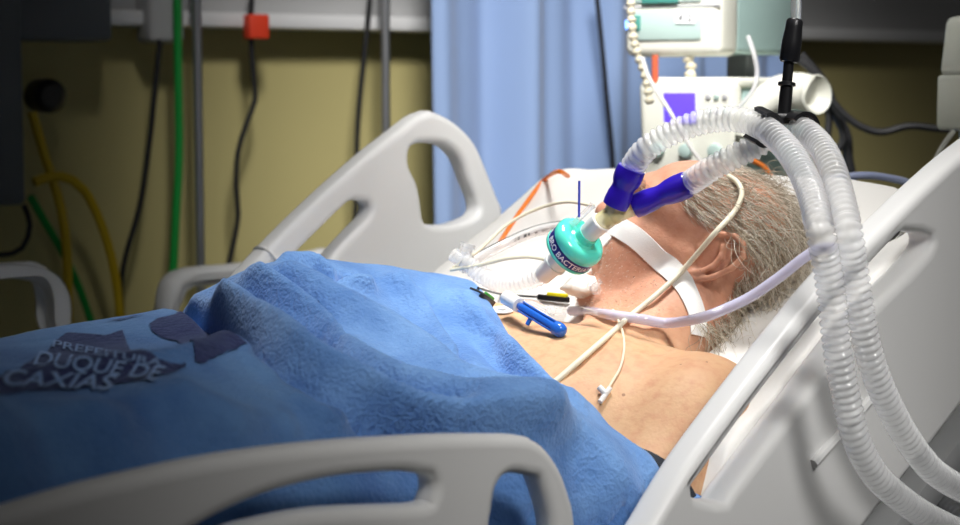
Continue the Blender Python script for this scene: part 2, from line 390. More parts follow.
def skin_mat():
    m = bpy.data.materials.new('skin'); m.use_nodes = True; nt = m.node_tree; p = nt.nodes['Principled BSDF']; N = nt.nodes.new; L = nt.links.new
    tc = N('ShaderNodeTexCoord'); at_ = N('ShaderNodeAttribute'); at_.attribute_name = 'ruddy'
    def mix(f, a, b, mode='MIX'):
        x = N('ShaderNodeMix'); x.data_type = 'RGBA'; x.blend_type = mode
        for i, s in ((0, f), (6, a), (7, b)):
            if hasattr(s, 'node'): L(s, x.inputs[i])
            else: x.inputs[i].default_value = s
        return x.outputs[2]
    def noise(sc, det=4):
        n = N('ShaderNodeTexNoise'); n.inputs['Scale'].default_value = sc; n.inputs['Detail'].default_value = det; L(tc.outputs['Object'], n.inputs['Vector']); return n.outputs['Fac']
    def rng_(s, a, b, c=0.0, d=1.0):
        r = N('ShaderNodeMapRange'); L(s, r.inputs[0])
        for i, q in enumerate((a, b, c, d)): r.inputs[i+1].default_value = q
        return r.outputs[0]
    base = mix(at_.outputs['Fac'], lin(212, 172, 132), lin(208, 155, 129))
    c = mix(rng_(noise(14), 0.4, 0.7, 0, 0.5), base, lin(204, 146, 116))
    c = mix(rng_(noise(90, 6), 0.45, 0.75, 0, 0.45), c, lin(190, 124, 96))
    v = N('ShaderNodeTexVoronoi'); v.inputs['Scale'].default_value = 55; v.inputs['Randomness'].default_value = 1; L(tc.outputs['Object'], v.inputs['Vector'])
    vs = N('ShaderNodeSeparateColor'); L(v.outputs['Color'], vs.inputs[0])
    th = N('ShaderNodeMath'); th.operation = 'LESS_THAN'
    rr = rng_(vs.outputs[0], 0.55, 1.0, 0.0, 0.13); L(v.outputs['Distance'], th.inputs[0]); L(rr, th.inputs[1])
    sp = N('ShaderNodeMath'); sp.operation = 'MULTIPLY'; L(th.outputs[0], sp.inputs[0]); sp.inputs[1].default_value = 0.65
    c = mix(sp.outputs[0], c, lin(110, 66, 46))
    L(c, p.inputs['Base Color']); p.inputs['Roughness'].default_value = 0.55; p.inputs['Specular IOR Level'].default_value = 0.35
    p.inputs['Subsurface Weight'].default_value = 0.12; p.inputs['Subsurface Radius'].default_value = (0.010, 0.004, 0.002); p.inputs['Subsurface Scale'].default_value = 0.5
    b = N('ShaderNodeBump'); b.inputs['Strength'].default_value = 0.35; b.inputs['Distance'].default_value = 0.0015
    n1 = noise(260, 4); n2 = noise(60, 5); ad = N('ShaderNodeMath'); ad.operation = 'ADD'; L(n1, ad.inputs[0]); L(n2, ad.inputs[1]); L(ad.outputs[0], b.inputs['Height']); L(b.outputs[0], p.inputs['Normal'])
    return m
M['skin'] = skin_mat()
me = bpy.data.meshes.new('person')
allv = np.vstack([BV, BV2]); allf = np.vstack([BF, BF2+len(BV)])
me.from_pydata(allv.tolist(), [], allf.tolist())
Lh = (allv-HC) @ HR
rd = np.clip(1.25-np.linalg.norm((allv-hd((0, 0.02, -0.02)))/np.array([0.17, 0.17, 0.17]), axis=1), 0, 0.6)/0.6
ed = np.linalg.norm((Lh-np.array([0.082, -0.02, 0.002]))/np.array([0.02, 0.03, 0.04]), axis=1)
rd = np.maximum(rd, np.clip(1.6-ed, 0, 1))
a_ = me.attributes.new('ruddy', 'FLOAT', 'POINT'); a_.data.foreach_set('value', rd.astype(np.float32))
person = link_mesh('person', me, M['skin'])
tag(person, 'grey-haired patient lying intubated on the pillow under the blue blankets', 'person')
BODY = BVHTree.FromPolygons(BV.tolist(), BF.tolist())
def hit(bv, x, y, off=0.0):
    r = nz(ray(x, y)); l, n, i, d = bv.ray_cast(V(CP), V(r))
    if l is None: return None, None
    n = np.array(n); n = n if n @ r < 0 else -n
    return np.array(l)+n*off, n

# ------------------------------------------------------------------ hospital bed
YN, YF = 0.945, 1.788; YM = (YN+YF)/2
def panel2d(name, outer, holes, Y, parent, thick=0.034, bev=0.0095, m='rail', pix=True, seg=5):
    """moulded panel in the upright plane Y: drawn outline with openings, thickness and rounded rims"""
    loops = []
    for k, poly in enumerate([outer]+holes):
        Q = np.array([onY(x, y, Y)[[0, 2]] for x, y in poly]) if pix else np.array(poly, float)
        S = smooth_path(np.vstack([Q[-2:], Q, Q[:2]]), 0.006); n0 = None
        i0 = np.argmin(np.linalg.norm(S[:len(S)//2]-Q[0], axis=1)); h = 2*len(S)//3
        i1 = h+np.argmin(np.linalg.norm(S[h:]-Q[-1], axis=1)); tail = smooth_path(np.vstack([Q[-2:], Q[:2]]), 0.006)
        j0 = np.argmin(np.linalg.norm(tail-Q[-1], axis=1)); j1 = np.argmin(np.linalg.norm(tail-Q[0], axis=1))
        Q = np.vstack([S[i0:i1], tail[j0:j1]])
        A = 0.5*np.sum(Q[:, 0]*np.roll(Q[:, 1], -1)-np.roll(Q[:, 0], -1)*Q[:, 1])
        if (A < 0) != (k > 0): Q = Q[::-1]
        T = np.roll(Q, -2, 0)-np.roll(Q, 2, 0); T /= np.linalg.norm(T, axis=1)[:, None]+1e-9
        Nn = np.stack([-T[:, 1], T[:, 0]], 1)                         # into the solid
        D = np.stack([Q[:, 0]/Y, (Q[:, 1]-EYE)/Y], 1); w = np.clip(6*(-Nn*D).sum(1)/np.linalg.norm(D, axis=1), -1, 1)
        loops.append((Q-D*(w*(thick/2-0.4*bev))[:, None], Nn))        # the drawn edge belongs to the front or the rear rim
    prof = [(bev*(1-math.sin(q)), thick/2-bev+bev*math.cos(q)) for q in np.linspace(0, math.pi/2, seg)]
    prof = [(bev+0.0012, thick/2)]+prof
    prof = prof+[(i, -z) for i, z in prof[::-1]]
    v = []; f = []; caps = {0: [], 1: []}; capid = {0: [], 1: []}
    for Q, Nn in loops:
        n = len(Q); base = len(v)
        for i, (ins, zz) in enumerate(prof):
            P = Q+Nn*ins
            for q in P: v.append((q[0], Y-zz, q[1]))
        for i in range(len(prof)-1):
            for j in range(n): k = (j+1) % n; f.append((base+i*n+j, base+i*n+k, base+(i+1)*n+k, base+(i+1)*n+j))
        for side, row in ((0, 0), (1, len(prof)-1)):
            P = Q+Nn*prof[row][0]; caps[side].append([Vector((q[0], q[1], 0)) for q in P]); capid[side] += [base+row*n+j for j in range(n)]
    from mathutils.geometry import tessellate_polygon
    for side in (0, 1):
        for t in tessellate_polygon(caps[side]): f.append(tuple(capid[side][i] for i in t))
    mb = MB(); mb.v = v; mb.f = f
    return build(name, mb, M[m], parent, auto=50)
bed = thing('hospital_bed', 'white hospital bed with raised head section and moulded plastic side rails', 'bed', (1.0, YM, 0))
panel2d('side_rail', [(560, 620), (600, 562), (623, 525), (666, 456), (725, 377), (770, 320), (814, 268), (860, 224), (905, 181), (945, 147), (985, 120), (1020, 108), (1055, 112), (1085, 135), (1100, 180), (1080, 240), (1030, 310), (947, 422), (905, 474), (863, 526), (810, 600), (700, 660), (600, 665)],
        [[(694, 498), (690.5, 488), (700, 474), (756, 397), (820, 316), (867, 267), (896, 236), (904, 231.5), (908.5, 238), (905, 248), (885, 270), (850, 303), (820, 338), (780, 391), (739, 444), (706, 487), (700, 497)],
         [(985, 190), (1005, 165), (1030, 160), (1048, 180), (1040, 215), (1010, 250), (985, 245), (975, 215)]], YN, bed)
panel2d('side_rail', [(196, 315), (218, 288), (248, 254), (296, 206), (352, 156), (388, 128), (404, 116), (418, 111), (434, 112), (452, 121), (468, 135), (478, 150), (488, 174), (497, 197), (502, 212), (498, 245), (470, 290), (430, 330), (360, 350), (250, 350)],
        [[(408, 156), (410, 148), (418, 143), (430, 144), (442, 152), (450, 164), (456, 180), (464, 200), (465, 210), (460, 216), (448, 221), (430, 225), (423, 220), (421, 206), (419, 194), (416, 182), (409, 167)],
         [(250, 300), (294, 255), (325, 224), (348, 202), (354, 200.5), (357.5, 206), (355, 215), (340, 231), (320, 253), (280, 305), (262, 312)]], YF, bed)
panel2d('foot_rail', [(-130, 560), (-60, 522), (0, 502), (50, 487), (100, 474), (200, 453), (300, 440), (380, 434.5), (440, 432.5), (497, 433), (520, 435.5), (532, 439), (543, 446), (552.5, 457), (562, 474), (569.5, 496), (574, 515), (574, 560), (555, 620), (480, 650), (300, 650), (0, 700), (-130, 700)],
        [[(120, 575), (170, 542), (225, 511), (275, 491), (337, 477), (405, 471.5), (414, 474), (417, 483), (414, 495), (404, 501), (315, 504.5), (253, 514.5), (205, 530), (150, 575)],
         [(489, 530), (492, 510), (494, 496), (496, 487), (501, 479), (507, 474.5), (514, 473), (520, 475), (524, 484), (529, 498), (533, 513), (535, 530), (532, 560), (512, 575), (492, 560)]], YN, bed, 0.026, 0.009)
# raised grip mark on the near head rail, release lever line
mb = MB(); g = [onY(813, 464, YN-0.019), onY(870, 400, YN-0.019)]; mb.tube(g, 0.005, 8, smooth=False); build('grip_mark', mb, M['rail'], bed)
# deck: flat and raised boards, legs with castors
def slopez(X): return 0.905+0.55*(X-1.442)
X0 = 1.07; FZ = slopez(X0)
mb = MB(); mb.box((0.45, YM, FZ-0.20), np.eye(3), (0.66, 0.38, 0.03), 0.01); build('deck_board', mb, M['metal'], bed)
mb = MB(); mb.box((X0+0.40, YM, slopez(X0+0.40)-0.21), (TT, (0, 1, 0), TN), (0.47, 0.38, 0.02), 0.01); build('deck_board', mb, M['metal'], bed)
mb = MB(); mb.box((0.75, YM, 0.30), np.eye(3), (0.95, 0.30, 0.04), 0.01); build('bed_base', mb, M['metal'], bed)
for sx in (0.0, 1.5):
    mb = MB(); mb.box((sx, YM, 0.41), np.eye(3), (0.04, 0.05, 0.09), 0.01); build('lift_column', mb, M['metal'], bed)
    for sy in (YM-0.27, YM+0.27):
        mb = MB(); mb.lathe((sx, sy-0.02, 0.07), (0, 1, 0), [(0, 0.055), (0.005, 0.07), (0.035, 0.07), (0.04, 0.055)], 20); mb.tube([(sx, sy, 0.07), (sx+0.03, sy, 0.16), (sx+0.03, sy, 0.28)], 0.015, 8); build('castor', mb, M['greyplastic'], bed)
for xy in ((0.75, YN+0.035), (1.42, YN+0.035), (1.65, YF-0.035)):
    z1 = 0.80 if xy[0] < 1 else slopez(xy[0])-0.12
    mb = MB(); mb.tube([(xy[0], xy[1], z1), (xy[0], xy[1]+(0.05 if xy[1] < YM else -0.05), z1-0.25)], 0.016, 10, smooth=False); build('rail_arm', mb, M['metal'], bed)
# white tie round the far rail
mb = MB(); c = onY(268, 264, YF); mb.sweep(np.array([c+0.021*math.cos(q)*np.array([-0.5, 0, 0.86])*1.25+0.024*math.sin(q)*np.array([0, 1, 0]) for q in np.linspace(0, 2*math.pi, 24)]), np.full(24, 0.0022), 6, False)
tag(build('tie_strap', mb, M['whiteplastic']), 'thin white tie wrapped round the far side rail beside the blanket', 'tie')

# mattress (with sheet), pillow
def grid_mesh(Pfun, nu, nv):
    v = []; f = []
    for i in range(nu+1):
        for j in range(nv+1): v.append(Pfun(i/nu, j/nv))
    for i in range(nu):
        for j in range(nv): a = i*(nv+1)+j; f.append((a, a+1, a+nv+2, a+nv+1))
    return np.array(v), f
def mz(X):
    k = 0.06; a = slopez(X); b = FZ+0.0; return b+0.5*((a-b)+math.sqrt((a-b)**2+k*k))-0.012
def soft_slab(name, m, X0_, X1_, Y0_, Y1_, top, bot, pw, nu=120, nv=70, dent=0.004, parent=None, wr=0.0, sink=None):
    v = []; f = []
    U, Vv = np.meshgrid(np.linspace(-1, 1, nu+1), np.linspace(-1, 1, nv+1), indexing='ij')
    Xs = X0_+(X1_-X0_)*(U+1)/2; Ys = Y0_+(Y1_-Y0_)*(Vv+1)/2
    fac = np.sqrt(np.clip(1-np.abs(U)**pw, 0, 1))*np.sqrt(np.clip(1-np.abs(Vv)**pw, 0, 1))
    tz = np.vectorize(top)(Xs); bz = np.vectorize(bot)(Xs); mid = (tz+bz)/2
    Z1 = mid+(tz-mid)*fac; Z0 = mid-(mid-bz)*fac
    if sink: Z1 = Z1-fac*sink(Xs, Ys)
    if wr: Z1 = Z1+fac*wr*(np.sin(Xs*41+Ys*17)*0.5+np.sin(Xs*23-Ys*61+1)*0.35+np.sin(Xs*90+Ys*70)*0.25)
    top_v = np.stack([Xs, Ys, Z1], -1).reshape(-1, 3)
    for _ in range(14):
        s = sdf(top_v); pm = np.maximum(dent-s, 0); pm[s > dent] = 0; pm = np.minimum(pm, 0.02); top_v[:, 2] -= pm; top_v[:, 0] += pm*0.25
        if pm.max() < 1e-4: break
    bot_v = np.stack([Xs, Ys, Z0], -1).reshape(-1, 3); bot_v[:, 2] = np.minimum(bot_v[:, 2], top_v[:, 2]-0.004)
    n = len(top_v); F = []
    for i in range(nu):
        for j in range(nv):
            a = i*(nv+1)+j; F.append((a, a+nv+1, a+nv+2, a+1)); F.append((n+a, n+a+1, n+a+nv+2, n+a+nv+1))
    mb = MB(); mb.add(np.vstack([top_v, bot_v]), F)
    me = bpy.data.meshes.new(name); me.from_pydata(mb.v, [], mb.f); bm = bmesh.new(); bm.from_mesh(me)
    bmesh.ops.remove_doubles(bm, verts=bm.verts[:], dist=1e-4); bmesh.ops.recalc_face_normals(bm, faces=bm.faces[:]); bm.to_mesh(me); bm.free()
    return link_mesh(name, me, M[m], parent, True, 60), top_v, F
mt, MTV, MTF = soft_slab('mattress', 'sheet', -0.18, 1.87, YN+0.045, YF-0.05, mz, lambda X: mz(X)-0.13, 40, 160, 60)
tag(mt, 'bed mattress wrapped in a white sheet under the patient', 'mattress')
def ptop(X): return slopez(X)+0.084
pl, PLV, PLF = soft_slab('pillow', 'pillow', 1.50, 1.85, 1.075, 1.655, ptop, lambda X: slopez(X)-0.006, 9, 110, 150, wr=0.0035, sink=lambda X, Y: 0.045*np.exp(-((X-1.60)/0.11)**2-((Y-1.11)/0.085)**2))
tag(pl, 'white pillow dented under the grey-haired head', 'pillow')

# crumpled sheet bunched between the shoulder and the near rail
def stop_(X): return slopez(X)+0.06+0.075*min(1, max(0, (X-1.27)/0.06))-0.03*min(1, max(0, (X-1.60)/0.2))
shs, SHV, SHF = soft_slab('bed_sheet', 'sheet', 1.275, 1.83, 0.9635, 0.994, stop_, lambda X: slopez(X)-0.004, 8, 90, 20, dent=-1, wr=0.005)
tag(shs, 'bunched white sheet between the bare shoulder and the near rail', 'sheet')
# ------------------------------------------------------------------ blankets
def tps_fit(P):
    P = np.asarray(P, float); n = len(P); d = np.linalg.norm(P[:, None, :2]-P[None, :, :2], axis=2)
    K = np.where(d > 0, d*d*np.log(d+1e-12), 0)+np.eye(n)*0.0002
    A = np.zeros((n+3, n+3)); A[:n, :n] = K; A[:n, n] = 1; A[:n, n+1:] = P[:, :2]; A[n, :n] = 1; A[n+1:, :n] = P[:, :2].T
    w = np.linalg.solve(A, np.concatenate([P[:, 2], np.zeros(3)])); c = P[:, :2].copy()
    def f(Q):
        out = np.empty(len(Q))
        for s in range(0, len(Q), 20000):
            q = Q[s:s+20000]; dd = np.linalg.norm(q[:, None]-c[None], axis=2)
            out[s:s+20000] = np.where(dd > 0, dd*dd*np.log(dd+1e-12), 0) @ w[:n] + w[n] + q @ w[n+1:]
        return out
    return f
CT = []
def cp(x, y, Y, dz=0.0): p = onY(x, y, Y); CT.append([p[0], p[1], p[2]+dz]); return CT[-1]
# far crest of the legs
for x, y, Y in [(-150, 345, 1.34), (-60, 345, 1.35), (0, 341, 1.36), (50, 331, 1.37), (100, 322, 1.38), (150, 312, 1.39), (200, 301, 1.40)]:
    p = cp(x, y, Y); CT.append([p[0], p[1]+0.10, p[2]-0.035]); CT.append([p[0], p[1]+0.20, p[2]-0.15]); CT.append([p[0], 1.735, p[2]-0.30])
# crest of the throw
for x, y, Y in [(215, 289, 1.41), (236, 275, 1.40), (262, 265, 1.39), (320, 258, 1.38), (380, 265, 1.39), (440, 276, 1.42)]:
    p = cp(x, y, Y); CT.append([p[0], p[1]+0.08, p[2]-0.035]); CT.append([p[0], p[1]+0.20, p[2]-0.14]); CT.append([p[0], 1.735, p[2]-0.26])
# top slope with the printed mark, and the ridge that folds over it
for x, y, Y in [(-100, 400, 1.09), (0, 389, 1.10), (60, 379, 1.11), (150, 367, 1.12), (200, 353, 1.14), (240, 343, 1.18)]: cp(x, y, Y)
for x, y, Y in [(-80, 372, 1.20), (20, 362, 1.21), (100, 350, 1.23), (180, 335, 1.26)]: cp(x, y, Y, -0.006)
# near slope down to the rail
for x, y, Y in [(-60, 440, 1.03), (40, 425, 1.035), (120, 415, 1.04), (220, 400, 1.055), (300, 400, 1.075), (20, 470, 0.995), (120, 455, 1.0), (240, 440, 1.01), (340, 430, 1.03), (368, 420, 1.06)]: cp(x, y, Y)
for X in (0.35, 0.5, 0.65, 0.8, 0.95, 1.05, 1.15, 1.25): CT.append([X, 0.968, 0.86 if X < 1.1 else 0.87])
# body of the throw
for x, y, Y in [(290, 300, 1.285), (340, 330, 1.225), (400, 330, 1.25), (420, 370, 1.16), (330, 380, 1.115), (450, 400, 1.10), (480, 340, 1.25), (520, 400, 1.11), (430, 425, 1.045), (250, 320, 1.27)]: cp(x, y, Y)
# chest hem
HEM = []
for x, y, Y in [(470, 284, 1.40), (500, 311, 1.32), (520, 341, 1.25), (545, 375, 1.18), (580, 400, 1.12), (612, 425, 1.065), (640, 441, 1.025), (662, 457, 0.99), (680, 470, 0.98)]:
    p, n = hit(BODY, x, y)
    p = onY(x, y, Y) if p is None or abs(p[1]-Y) > 0.08 else p-nz(ray(x, y))*0.022
    if p[1] < 0.972: p = onY(x, y, 0.972)
    CT.append(list(p)); HEM.append(p)
for x, y, Y in [(480, 452, 1.02), (560, 458, 1.005), (620, 470, 0.985), (560, 500, 0.978), (640, 500, 0.972)]: cp(x, y, Y)
TOP = tps_fit(CT)

def in_poly(Q, poly):
    c = np.zeros(len(Q), bool); j = len(poly)-1
    for i in range(len(poly)):
        a, b = poly[i], poly[j]
        m = ((a[1] > Q[:, 1]) != (b[1] > Q[:, 1])) & (Q[:, 0] < (b[0]-a[0])*(Q[:, 1]-a[1])/((b[1]-a[1]) if b[1] != a[1] else 1e-9)+a[0]); c ^= m; j = i
    return c
def seg_dist(Q, poly, closed=True):
    d = np.full(len(Q), 9.0); sd = np.zeros(len(Q)); tt = np.zeros(len(Q)); n = len(poly); acc = 0
    for i in range(n if closed else n-1):
        a = np.asarray(poly[i], float); b = np.asarray(poly[(i+1) % n], float); ab = b-a; L = np.linalg.norm(ab)+1e-12
        t = np.clip(((Q-a) @ ab)/(L*L), 0, 1); w = Q-a-t[:, None]*ab; e = np.linalg.norm(w, axis=1); m = e < d
        if Q.shape[1] == 2: sd[m] = np.sign(ab[0]*w[m, 1]-ab[1]*w[m, 0])
        d[m] = e[m]; tt[m] = acc+t[m]*L; acc += L
    return d, sd, tt/acc
def heightfield(zf, x0, x1, y0, y1, st):
    xs = np.arange(x0, x1+st/2, st); ys = np.arange(y0, y1+st/2, st); Xg, Yg = np.meshgrid(xs, ys, indexing='ij')
    Q = np.stack([Xg, Yg], -1).reshape(-1, 2); return Q, zf(Q), len(xs), len(ys)
def quads(nx, ny, keep):
    idx = np.arange(nx*ny).reshape(nx, ny); f = np.stack([idx[:-1, :-1], idx[1:, :-1], idx[1:, 1:], idx[:-1, 1:]], -1).reshape(-1, 4)
    return f[keep[f].all(1)]
def compact(v, f):
    u, inv = np.unique(f.ravel(), return_inverse=True); return v[u], inv.reshape(f.shape)
def normals_grid(Q, z, nx, ny, st):
    Z = z.reshape(nx, ny); gx, gy = np.gradient(Z, st); n = np.stack([-gx, -gy, np.ones_like(Z)], -1); n /= np.linalg.norm(n, axis=2)[..., None]; return n.reshape(-1, 3)
# coarse top surface to find where sight lines land
Q, z, nx, ny = heightfield(TOP, 0.30, 1.50, 0.965, 1.74, 0.01)
TOPB = BVHTree.FromPolygons(np.column_stack([Q, z]).tolist(), quads(nx, ny, np.ones(len(Q), bool)).tolist())
def tp(x, y):
    p, n = hit(TOPB, x, y)
    if p is None: p = onY(x, y, 0.985)
    return p
def vnoise(Q, sc, seed):
    r = np.random.default_rng(seed); out = np.zeros(len(Q))
    for k in range(7):
        a = r.uniform(0, 2*math.pi); s = sc*r.uniform(0.6, 1.6); out += np.sin((Q[:, 0]*math.cos(a)+Q[:, 1]*math.sin(a))*s+r.uniform(0, 6.28))
    return out/7
fc0 = lambda L: [(200+x/2.3875, 230+y/2.3875) for x, y in L]
# the throw: hem along the legs, right end, chest hem, far side
E0 = [onY(197, 301, 1.42)[:2]+np.array([0.02, 0.06])]+[tp(*p)[:2] for p in fc0([(50, 216), (110, 266), (170, 316), (250, 376), (330, 426), (420, 461), (480, 480), (540, 500)])]
ER = [onY(500, 470, 0.985)[:2], onY(580, 480, 0.98)[:2], onY(640, 495, 0.972)[:2], onY(700, 500, 0.970)[:2]]
E1 = [p[:2] for p in HEM[::-1]]+[onY(440, 276, 1.42)[:2]]
EF = [np.array([1.44, 1.56]), np.array([1.38, 1.72]), np.array([1.15, 1.72]), np.array([1.12, 1.60])]
POLY = smooth_path([list(p)+[0] for p in E0+ER+E1+EF+[E0[0]]], 0.01)[:, :2]
def folds(px_lines):
    out = []
    for pts, amp, wid, skew in px_lines:
        q = [hit(TOPB, *p)[0] for p in pts]; q = [p for p in q if p is not None]
        if len(q) > 1: out.append((smooth_path(q, 0.01), amp, wid, skew))
    return out
fc = lambda L: [(200+x/2.3875, 230+y/2.3875) for x, y in L]
FB = folds([
    (fc([(20, 172), (60, 196), (112, 236), (162, 282), (232, 342), (302, 382), (380, 420), (450, 444), (540, 458), (640, 458), (764, 462), (900, 470)]), 0.013, 0.015, 0),
    (fc([(100, 122), (160, 148), (230, 192), (290, 243), (335, 298), (400, 346), (480, 382), (560, 398), (660, 424), (764, 436), (900, 448)]), 0.0085, 0.0105, 0),
    (fc([(150, 102), (230, 138), (320, 188), (420, 238), (520, 300), (600, 362), (700, 398), (820, 420), (960, 450)]), 0.0085, 0.024, 0),
    (fc([(440, 110), (490, 160), (540, 222), (585, 290), (625, 335)]), 0.0075, 0.015, 0),
    (fc([(185, 97), (212, 88), (260, 82), (305, 100), (345, 120), (420, 140)]), 0.0055, 0.010, 0),
    (fc([(600, 140), (650, 205), (700, 262), (764, 318), (850, 370), (960, 420)]), 0.006, 0.018, 0),
    (fc([(90, 150), (150, 195), (210, 232), (255, 262), (300, 312), (345, 352), (430, 386), (520, 418), (640, 436)]), -0.0085, 0.0065, 0),
    (fc([(250, 256), (285, 282), (318, 290)]), -0.009, 0.009, 0),
    (fc([(170, 128), (230, 166), (290, 212), (340, 265), (400, 318), (480, 360), (570, 380)]), -0.0065, 0.0065, 0),
    (fc([(270, 92), (320, 112), (372, 108)]), -0.006, 0.007, 0),
    (fc([(500, 150), (552, 212), (598, 282), (640, 332), (700, 355), (764, 372)]), -0.0105, 0.0065, 0),
    (fc([(680, 262), (705, 300), (764, 350), (840, 395)]), -0.006, 0.009, 0),
])
def fold_disp(P, fl):
    d = np.zeros(len(P))
    for line, amp, wid, sk in fl:
        lo = line.min(0)-3*wid; hi = line.max(0)+3*wid; m = ((P > lo) & (P < hi)).all(1)
        if not m.any(): continue
        e, _, t = seg_dist(P[m], line, False); taper = np.minimum(1, np.minimum(t, 1-t)/0.12+0.15)
        d[m] += (2.7 if amp > 0 else 3.8)*(1.0 if fl is FB else 0.65)*1.0*amp*(np.exp(-(e/wid)**2) if amp > 0 else np.exp(-(e/wid)**1.3))*taper
    return d
def pile_mat(name, c1, c2, sc):
    m = bpy.data.materials.new(name); m.use_nodes = True; nt = m.node_tree; p = nt.nodes['Principled BSDF']; N = nt.nodes.new; L = nt.links.new
    tc = N('ShaderNodeTexCoord'); n = N('ShaderNodeTexNoise'); n.inputs['Scale'].default_value = sc; n.inputs['Detail'].default_value = 6; n.inputs['Roughness'].default_value = 0.6; L(tc.outputs['Object'], n.inputs['Vector'])
    r = N('ShaderNodeValToRGB'); r.color_ramp.elements[0].position = 0.35; r.color_ramp.elements[0].color = c1; r.color_ramp.elements[1].position = 0.68; r.color_ramp.elements[1].color = c2
    L(n.outputs['Fac'], r.inputs[0]); L(r.outputs[0], p.inputs['Base Color'])
    p.inputs['Roughness'].default_value = 0.95; p.inputs['Sheen Weight'].default_value = 0.5; p.inputs['Sheen Roughness'].default_value = 0.45; p.inputs['Sheen Tint'].default_value = (0.55, 0.7, 1, 1); p.inputs['Specular IOR Level'].default_value = 0.1
    n2 = N('ShaderNodeTexNoise'); n2.inputs['Scale'].default_value = 300; n2.inputs['Detail'].default_value = 3; L(tc.outputs['Object'], n2.inputs['Vector'])
    n3 = N('ShaderNodeTexNoise'); n3.inputs['Scale'].default_value = 120; n3.inputs['Detail'].default_value = 3; L(tc.outputs['Object'], n3.inputs['Vector'])
    a = N('ShaderNodeMath'); a.operation = 'ADD'; L(n2.outputs['Fac'], a.inputs[0]); L(n3.outputs['Fac'], a.inputs[1])
    b = N('ShaderNodeBump'); b.inputs['Strength'].default_value = 0.6; b.inputs['Distance'].default_value = 0.004; L(a.outputs[0], b.inputs['Height']); L(b.outputs[0], p.inputs['Normal'])
    return m
M['throw'] = pile_mat('blue_fleece', lin(96, 138, 198), lin(126, 168, 222), 16)
M['blanket'] = pile_mat('blue_blanket_nap', lin(74, 112, 170), lin(108, 150, 200), 9)
M['print'] = pile_mat('navy_blanket_print', lin(38, 44, 86), lin(54, 60, 104), 40)
M['letters'] = pile_mat('pale_blue_print', lin(120, 152, 200), lin(140, 168, 212), 40)

ST = 0.0035
Q, z, nx, ny = heightfield(TOP, 0.90, 1.50, 0.966, 1.735, ST)
keep = in_poly(Q, POLY); rim = ~keep & (seg_dist(Q, POLY)[0] < ST*1.3)
ri = np.flatnonzero(rim); PC = smooth_path([list(p)+[0] for p in np.vstack([POLY, POLY[:1]])], 0.0015)[:, :2]
for i in ri: Q[i] = PC[np.argmin(((PC-Q[i])**2).sum(1))]            # the hem follows its line
z = TOP(Q)
N3 = normals_grid(Q, z, nx, ny, ST); P3 = np.column_stack([Q, z])
P3 = P3 + N3*(fold_disp(P3, FB)+0.0022*vnoise(Q, 40, 3)+0.0008*vnoise(Q, 140, 5))[:, None]
near = keep | rim
for _ in range(8):
    s = sdf(P3[near]); s = np.where(s < 0.012, 0.012-s, 0); P3[near] += N3[near]*np.minimum(s, 0.02)[:, None]
    if s.max() < 1e-3: break
P3[:, 2] = np.minimum(P3[:, 2], z+0.05)
near &= ~((P3[:, 0] > 1.315) & (P3[:, 1] < 1.03)) & ~((P3[:, 0] > 1.292) & (P3[:, 1] < 0.992))
d, _, _ = seg_dist(Q[near], POLY); dd = np.where(keep[near], d, 0.0)
R_ = 0.014; dp = np.where(dd < R_, 1-np.sqrt(np.maximum(1-(1-dd/R_)**2, 0)), 0)
drop = np.where(Q[near][:, 0] < 1.17, np.maximum(P3[near][:, 2]-z[near], 0)+0.037, 0.020); dp = dp*drop
P3[near] -= N3[near]*dp[:, None]
f = quads(nx, ny, near); v, f = compact(P3, f)
me = bpy.data.meshes.new('fleece_blanket'); me.from_pydata(v.tolist(), [], f[:, ::1].tolist())
throw = link_mesh('fleece_blanket', me, M['throw'])
tag(throw, 'thick blue fleece blanket gathered in folds over the patient\'s chest', 'blanket')
THR = BVHTree.FromPolygons(v.tolist(), f.tolist())
# the printed blanket over the legs, running on under the fleece
FL = folds([
    ([(-40, 398), (0, 388), (60, 378), (150, 366), (200, 352), (245, 341)], 0.006, 0.020, 0),
    ([(-40, 382), (0, 376), (60, 366), (150, 354), (200, 342)], -0.005, 0.014, 0),
    ([(238, 345), (270, 380), (310, 410), (350, 425)], 0.005, 0.010, 0),
    ([(160, 395), (220, 412), (300, 428)], 0.004, 0.02, 0), ([(30, 420), (100, 410), (190, 385)], 0.004, 0.02, 0),
])
def low(Q):
    z = TOP(Q); ins = in_poly(Q, POLY); d, _, _ = seg_dist(Q, POLY)
    s = np.clip(np.where(ins, d, -d)/0.03+0.95, 0, 1); return z-0.030*s*s*(3-2*s)
Q, z, nx, ny = heightfield(low, 0.30, 1.33, 0.966, 1.735, ST)
N3 = normals_grid(Q, z, nx, ny, ST); P3 = np.column_stack([Q, z])
P3 = P3 + N3*(fold_disp(P3, FL)+0.0022*vnoise(Q, 45, 11)+0.0008*vnoise(Q, 130, 12))[:, None]
ins = in_poly(Q, POLY); d, _, _ = seg_dist(Q, POLY); keep = ~(ins & (d > 0.11)) | (Q[:, 1] < 1.0)
keep &= ~(Q[:, 0] > 1.255) & ~(ins & (d > 0.012) & (Q[:, 0] > 1.22) & (Q[:, 1] > 1.02))
f = quads(nx, ny, keep); v, f = compact(P3, f)
me = bpy.data.meshes.new('printed_blanket'); me.from_pydata(v.tolist(), [], f.tolist())
blanket = link_mesh('printed_blanket', me, M['blanket'])
tag(blanket, 'smooth blue blanket with a navy town print spread over the legs', 'blanket')
LOW = BVHTree.FromPolygons(v.tolist(), f.tolist())
